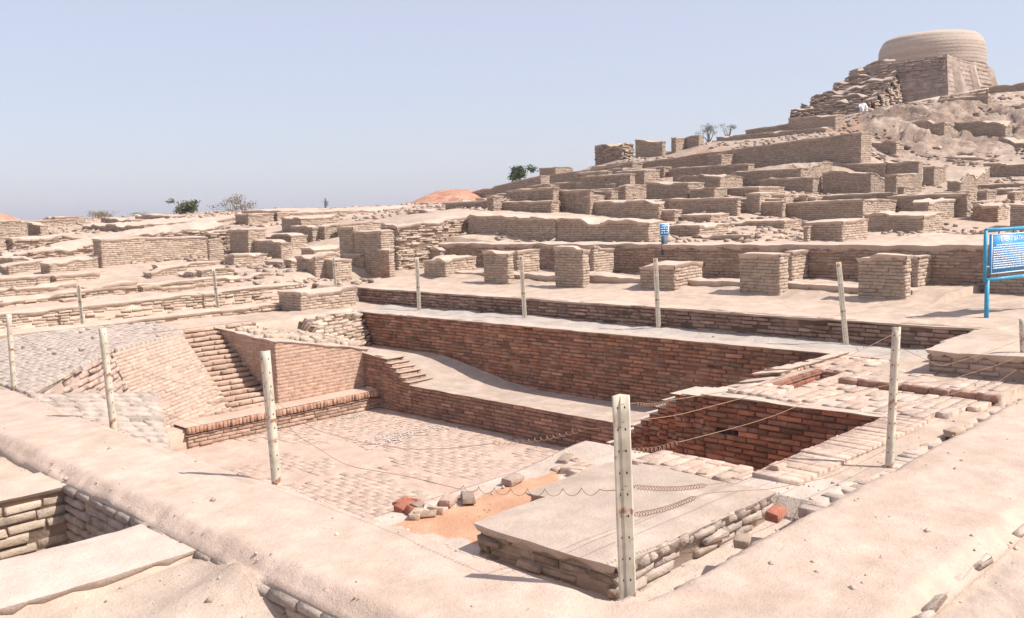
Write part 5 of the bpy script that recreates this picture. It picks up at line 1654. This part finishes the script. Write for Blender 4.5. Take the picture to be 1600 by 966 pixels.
# tiny marker on the crest
mk = at(1196, 200, 63)
mb = MB(); obox(mb, mk, .06, .06, .35, -.3); obox(mb, mk + ux * .17, .05, .05, .3, -.3)
tag(mb.build("marker_post", [plain("pale_blue_paint", (.45, .62, .68), .6)]), "tiny pale blue marker pair on the crest right of the twin bushes", "marker")


# ------------------------------------------------------------------ the seated figure
def person():
    b = at(1347, 176.5, 64.3)
    SKIN = plain("skin", (.22, .12, .08), .6); CL = plain("white_cloth", (.78, .77, .76), .85, var=.04); HAIR = plain("dark_hair", (.02, .017, .015), .7)
    # facing the camera side, seated with the knees drawn up
    fwd = -np.array([R[0, 2], R[1, 2], 0]); fwd /= np.linalg.norm(fwd)
    lf = np.array([-fwd[1], fwd[0], 0])
    def W(f, l, z): return tuple(fwd * f + lf * l + np.array([0, 0, z]))
    J = dict(pel=(W(0, 0, .12), .16), sp=(W(.02, 0, .34), .15), ch=(W(.05, 0, .55), .17), nk=(W(.07, 0, .68), .06), hd=(W(.09, 0, .82), .10), hd2=(W(.09, 0, .90), .085))
    E = [('pel', 'sp'), ('sp', 'ch'), ('ch', 'nk'), ('nk', 'hd'), ('hd', 'hd2')]
    for s, n in ((1, 'l'), (-1, 'r')):
        J['sh' + n] = (W(.05, s * .19, .58), .075); J['el' + n] = (W(.2, s * .26, .36), .05); J['wr' + n] = (W(.36, s * .14, .42), .033); J['ha' + n] = (W(.44, s * .09, .42), .03)
        J['hi' + n] = (W(.05, s * .11, .1), .11); J['kn' + n] = (W(.42, s * .16, .4), .075); J['an' + n] = (W(.5, s * .13, .04), .045); J['to' + n] = (W(.66, s * .14, .02), .035)
        E += [('ch', 'sh' + n), ('sh' + n, 'el' + n), ('el' + n, 'wr' + n), ('wr' + n, 'ha' + n), ('pel', 'hi' + n), ('hi' + n, 'kn' + n), ('kn' + n, 'an' + n), ('an' + n, 'to' + n)]
    ks = list(J)
    me = bpy.data.meshes.new("person")
    me.from_pydata([J[k][0] for k in ks], [(ks.index(a), ks.index(c)) for a, c in E], [])
    o = bpy.data.objects.new("person", me); COL.objects.link(o); o.location = b
    sk = o.modifiers.new("skin", 'SKIN'); sk.use_smooth_shade = True
    for i, k in enumerate(ks):
        me.skin_vertices[0].data[i].radius = (J[k][1],) * 2
    me.skin_vertices[0].data[0].use_root = True
    su = o.modifiers.new("sub", 'SUBSURF'); su.levels = 1; su.render_levels = 1
    dg = bpy.context.evaluated_depsgraph_get()
    m2 = bpy.data.meshes.new_from_object(o.evaluated_get(dg)); m2.name = "person"
    o.modifiers.clear(); o.data = m2
    m2.materials.clear(); m2.materials.append(CL); m2.materials.append(SKIN)
    for p in m2.polygons:
        c = p.center
        p.material_index = 1 if (c.z > .66 or (mathutils.Vector(fwd).dot(c) > .38 and c.z > .38 and abs(mathutils.Vector(lf).dot(c)) < .13) or (c.z < .05 and mathutils.Vector(fwd).dot(c) > .45)) else 0
    tag(o, "person in white clothes with dark hair sitting on the mound's ledge", "person")
    mb = MB(); n = 10
    c = np.array(W(.07, 0, .88)) + b
    prof = [(.0, .13), (.06, .12), (.1, .07), (.115, 0), (.105, -.05)]
    V = []; F = []
    for r, z in prof:
        for k in range(n): V.append(c + np.array([r * math.cos(k * 2 * math.pi / n), r * math.sin(k * 2 * math.pi / n), z]))
    for j in range(len(prof) - 1):
        for k in range(n): F.append([j * n + k, j * n + (k + 1) % n, (j + 1) * n + (k + 1) % n, (j + 1) * n + k])
    mb.add(V, F, RED)
    mb.build("hair", [HAIR], parent=o)
person()


# ------------------------------------------------------------------ loose bricks and rubble
def loose(x, y, z, l=.24, w_=.12, h=.06, ang=0., tilt=0., cols=(CREAM,), name="loose_brick", label=None, group=None):
    mb = MB()
    v = np.array([[a * l / 2, b * w_ / 2, c * h / 2] for c in (-1, 1) for a, b in ((-1, -1), (1, -1), (1, 1), (-1, 1))])
    v = v + rng.normal(0, .006, v.shape)
    ca, sa = math.cos(ang), math.sin(ang); ct, st_ = math.cos(tilt), math.sin(tilt)
    Rz = np.array([[ca, -sa, 0], [sa, ca, 0], [0, 0, 1]]); Rx = np.array([[1, 0, 0], [0, ct, -st_], [0, st_, ct]])
    v = v @ Rx.T @ Rz.T + np.array([x, y, z + h * .42])
    mb.add(v, [[0, 3, 2, 1], [4, 5, 6, 7], [0, 1, 5, 4], [1, 2, 6, 5], [2, 3, 7, 6], [3, 0, 4, 7]], cols[0] * (1 + rng.normal(0, .1)))
    o = mb.build(name, [BRICK])
    bv = o.modifiers.new("bevel", 'BEVEL'); bv.width = .008; bv.segments = 2
    tag(o, label, "brick", group)


LL = ["reddish brick at the left end of the little heap by the orange strip", "second reddish brick, on the lower left of the heap", "brown brick in the middle of the heap by the orange strip", "pale brick right of the brown one in the heap",
      "pale small brick at the upper right of the heap", "pinkish brick at the heap's right end", "buff brick lowest in the heap", "red brick topmost in the heap", "buff brick at the lower right of the heap", "bright red fragment farthest left of the heap"]
GL = "loose bricks heaped at the left end of the orange earth strip"
for (px, py, a, t, c) in [(632, 790, .3, .25, RED * 1.4), (643, 797, 1.2, .5, RED * 1.2), (655, 790, .1, .1, BROWN), (668, 796, .8, .3, CREAM), (676, 788, .4, .0, CREAM),
                          (684, 797, 1.9, .2, PINK), (650, 803, .6, .1, CREAM2), (640, 783, 2.1, .4, RED * 1.3), (662, 803, 2.6, .3, CREAM2), (628, 783, .2, .1, RED * 1.5)]:
    p = g(px, py, -.19)
    loose(p[0], p[1], -.22, rng.uniform(.1, .2), .09, .055, a, t, (c,), label=LL.pop(0), group=GL)
for (px, py, a, c, lb) in [(731, 778, .9, BROWN, "single dark brick on the pale edge left of the orange strip"), (700, 783, .5, PINK, "flat brick between the heap and the single dark brick"),
                           (801, 750, .2, BROWN, "standing brick on the upper edge of the orange strip"), (884, 719, .4, BROWN * .9, "dark brick on the platform edge near the bench wall"),
                           (920, 764, .7, BROWN, "brick at the right end of the orange strip left of the nearest post"), (896, 735, 2.0, CREAM, "pale brick lying between two darker ones near the orange strip"),
                           (1022, 726, .3, CREAM2, "flat brick right of the nearest post behind the mud-topped block"), (1100, 741, .3, CREAM2, "flat brick on the rim behind the mud-topped block"),
                           (1215, 731, .1, PINK, "reddish brick on the corner of the pit kerb"), (1490, 676, .0, CREAM2, "grey brick poking from the right path"),
                           (1160, 846, .4, CREAM2, "small brick at the foot of the mud-topped block's sunlit side"), (1212, 803, .2, RED * 1.5, "red brick at the right corner of the mud-topped block")]:
    z = -.2 if px < 1000 else (-.12 if px < 1130 else -.02)
    p = g(px, py, z + .02)
    loose(p[0], p[1], z, rng.uniform(.16, .24), .1, .06, a, .05, (c,), label=lb)

# fist-sized clods and pebbles over the near mud: too many to count
mb = MB()
n = 9000
ang = rng.random(n)
xs = rng.uniform(1.0, 13.5, n); ys = rng.uniform(.8, 13, n)
m_ = (ground_base(xs, ys) > -.5)
q = fbm(xs * 1.3, ys * 1.3, 131, 2) > -.1
dd = edge_drop(xs, ys)
keep = m_ & q & ((dd < .12) | (rng.random(n) < .25)) & ~((xs > 4.3) & (xs < 6.25) & (ys > 3.4) & (ys < 4.7))
xs, ys = xs[keep], ys[keep]
zz = ground_base(xs, ys) + ground_noise(xs, ys, np.maximum(xs * R[0, 2] + ys * R[1, 2], 1))
pm = path_mask(xs, ys); zz = np.where(pm, zz + .02 - .07 * (1 - sstep(0, .16, edge_drop(xs, ys))), zz)
oc = np.array([[1, 0, 0], [0, 1, 0], [-1, 0, 0], [0, -1, 0], [0, 0, 1], [0, 0, -1]], float)
of = [[0, 1, 4, 4], [1, 2, 4, 4], [2, 3, 4, 4], [3, 0, 4, 4], [1, 0, 5, 5], [2, 1, 5, 5], [3, 2, 5, 5], [0, 3, 5, 5]]
n = len(xs)
sz = rng.gamma(1.3, .0048, n).clip(.002, .032)
V = oc[None] * sz[:, None, None] * rng.uniform(.6, 1.3, (n, 6, 3)) + np.stack([xs, ys, zz], -1)[:, None]
F = (np.array(of)[None] + (np.arange(n) * 6)[:, None, None]).reshape(-1, 4)
mb.add(V.reshape(-1, 3), F, np.repeat(np.array([.50, .40, .33]) * (1 + rng.normal(0, .15, (n, 1))), 6, 0))
tag(mb.build("pebbles", [GROUND]), kind='stuff')


# ------------------------------------------------------------------ dusty air
hm = bpy.data.materials.new("dusty_air"); hm.use_nodes = True
hn = hm.node_tree; hn.nodes.clear()
ho = hn.nodes.new("ShaderNodeOutputMaterial"); hv = hn.nodes.new("ShaderNodeVolumePrincipled")
hv.inputs["Color"].default_value = (.86, .86, .93, 1); hv.inputs["Density"].default_value = .0006; hv.inputs["Anisotropy"].default_value = .2
hn.links.new(hv.outputs[0], ho.inputs["Volume"])
mb = MB(); box(mb, -420, 3550, -420, 3550, -6, 26)
tag(mb.build("haze", [hm], origin=(0, 0, 0)), kind='stuff')
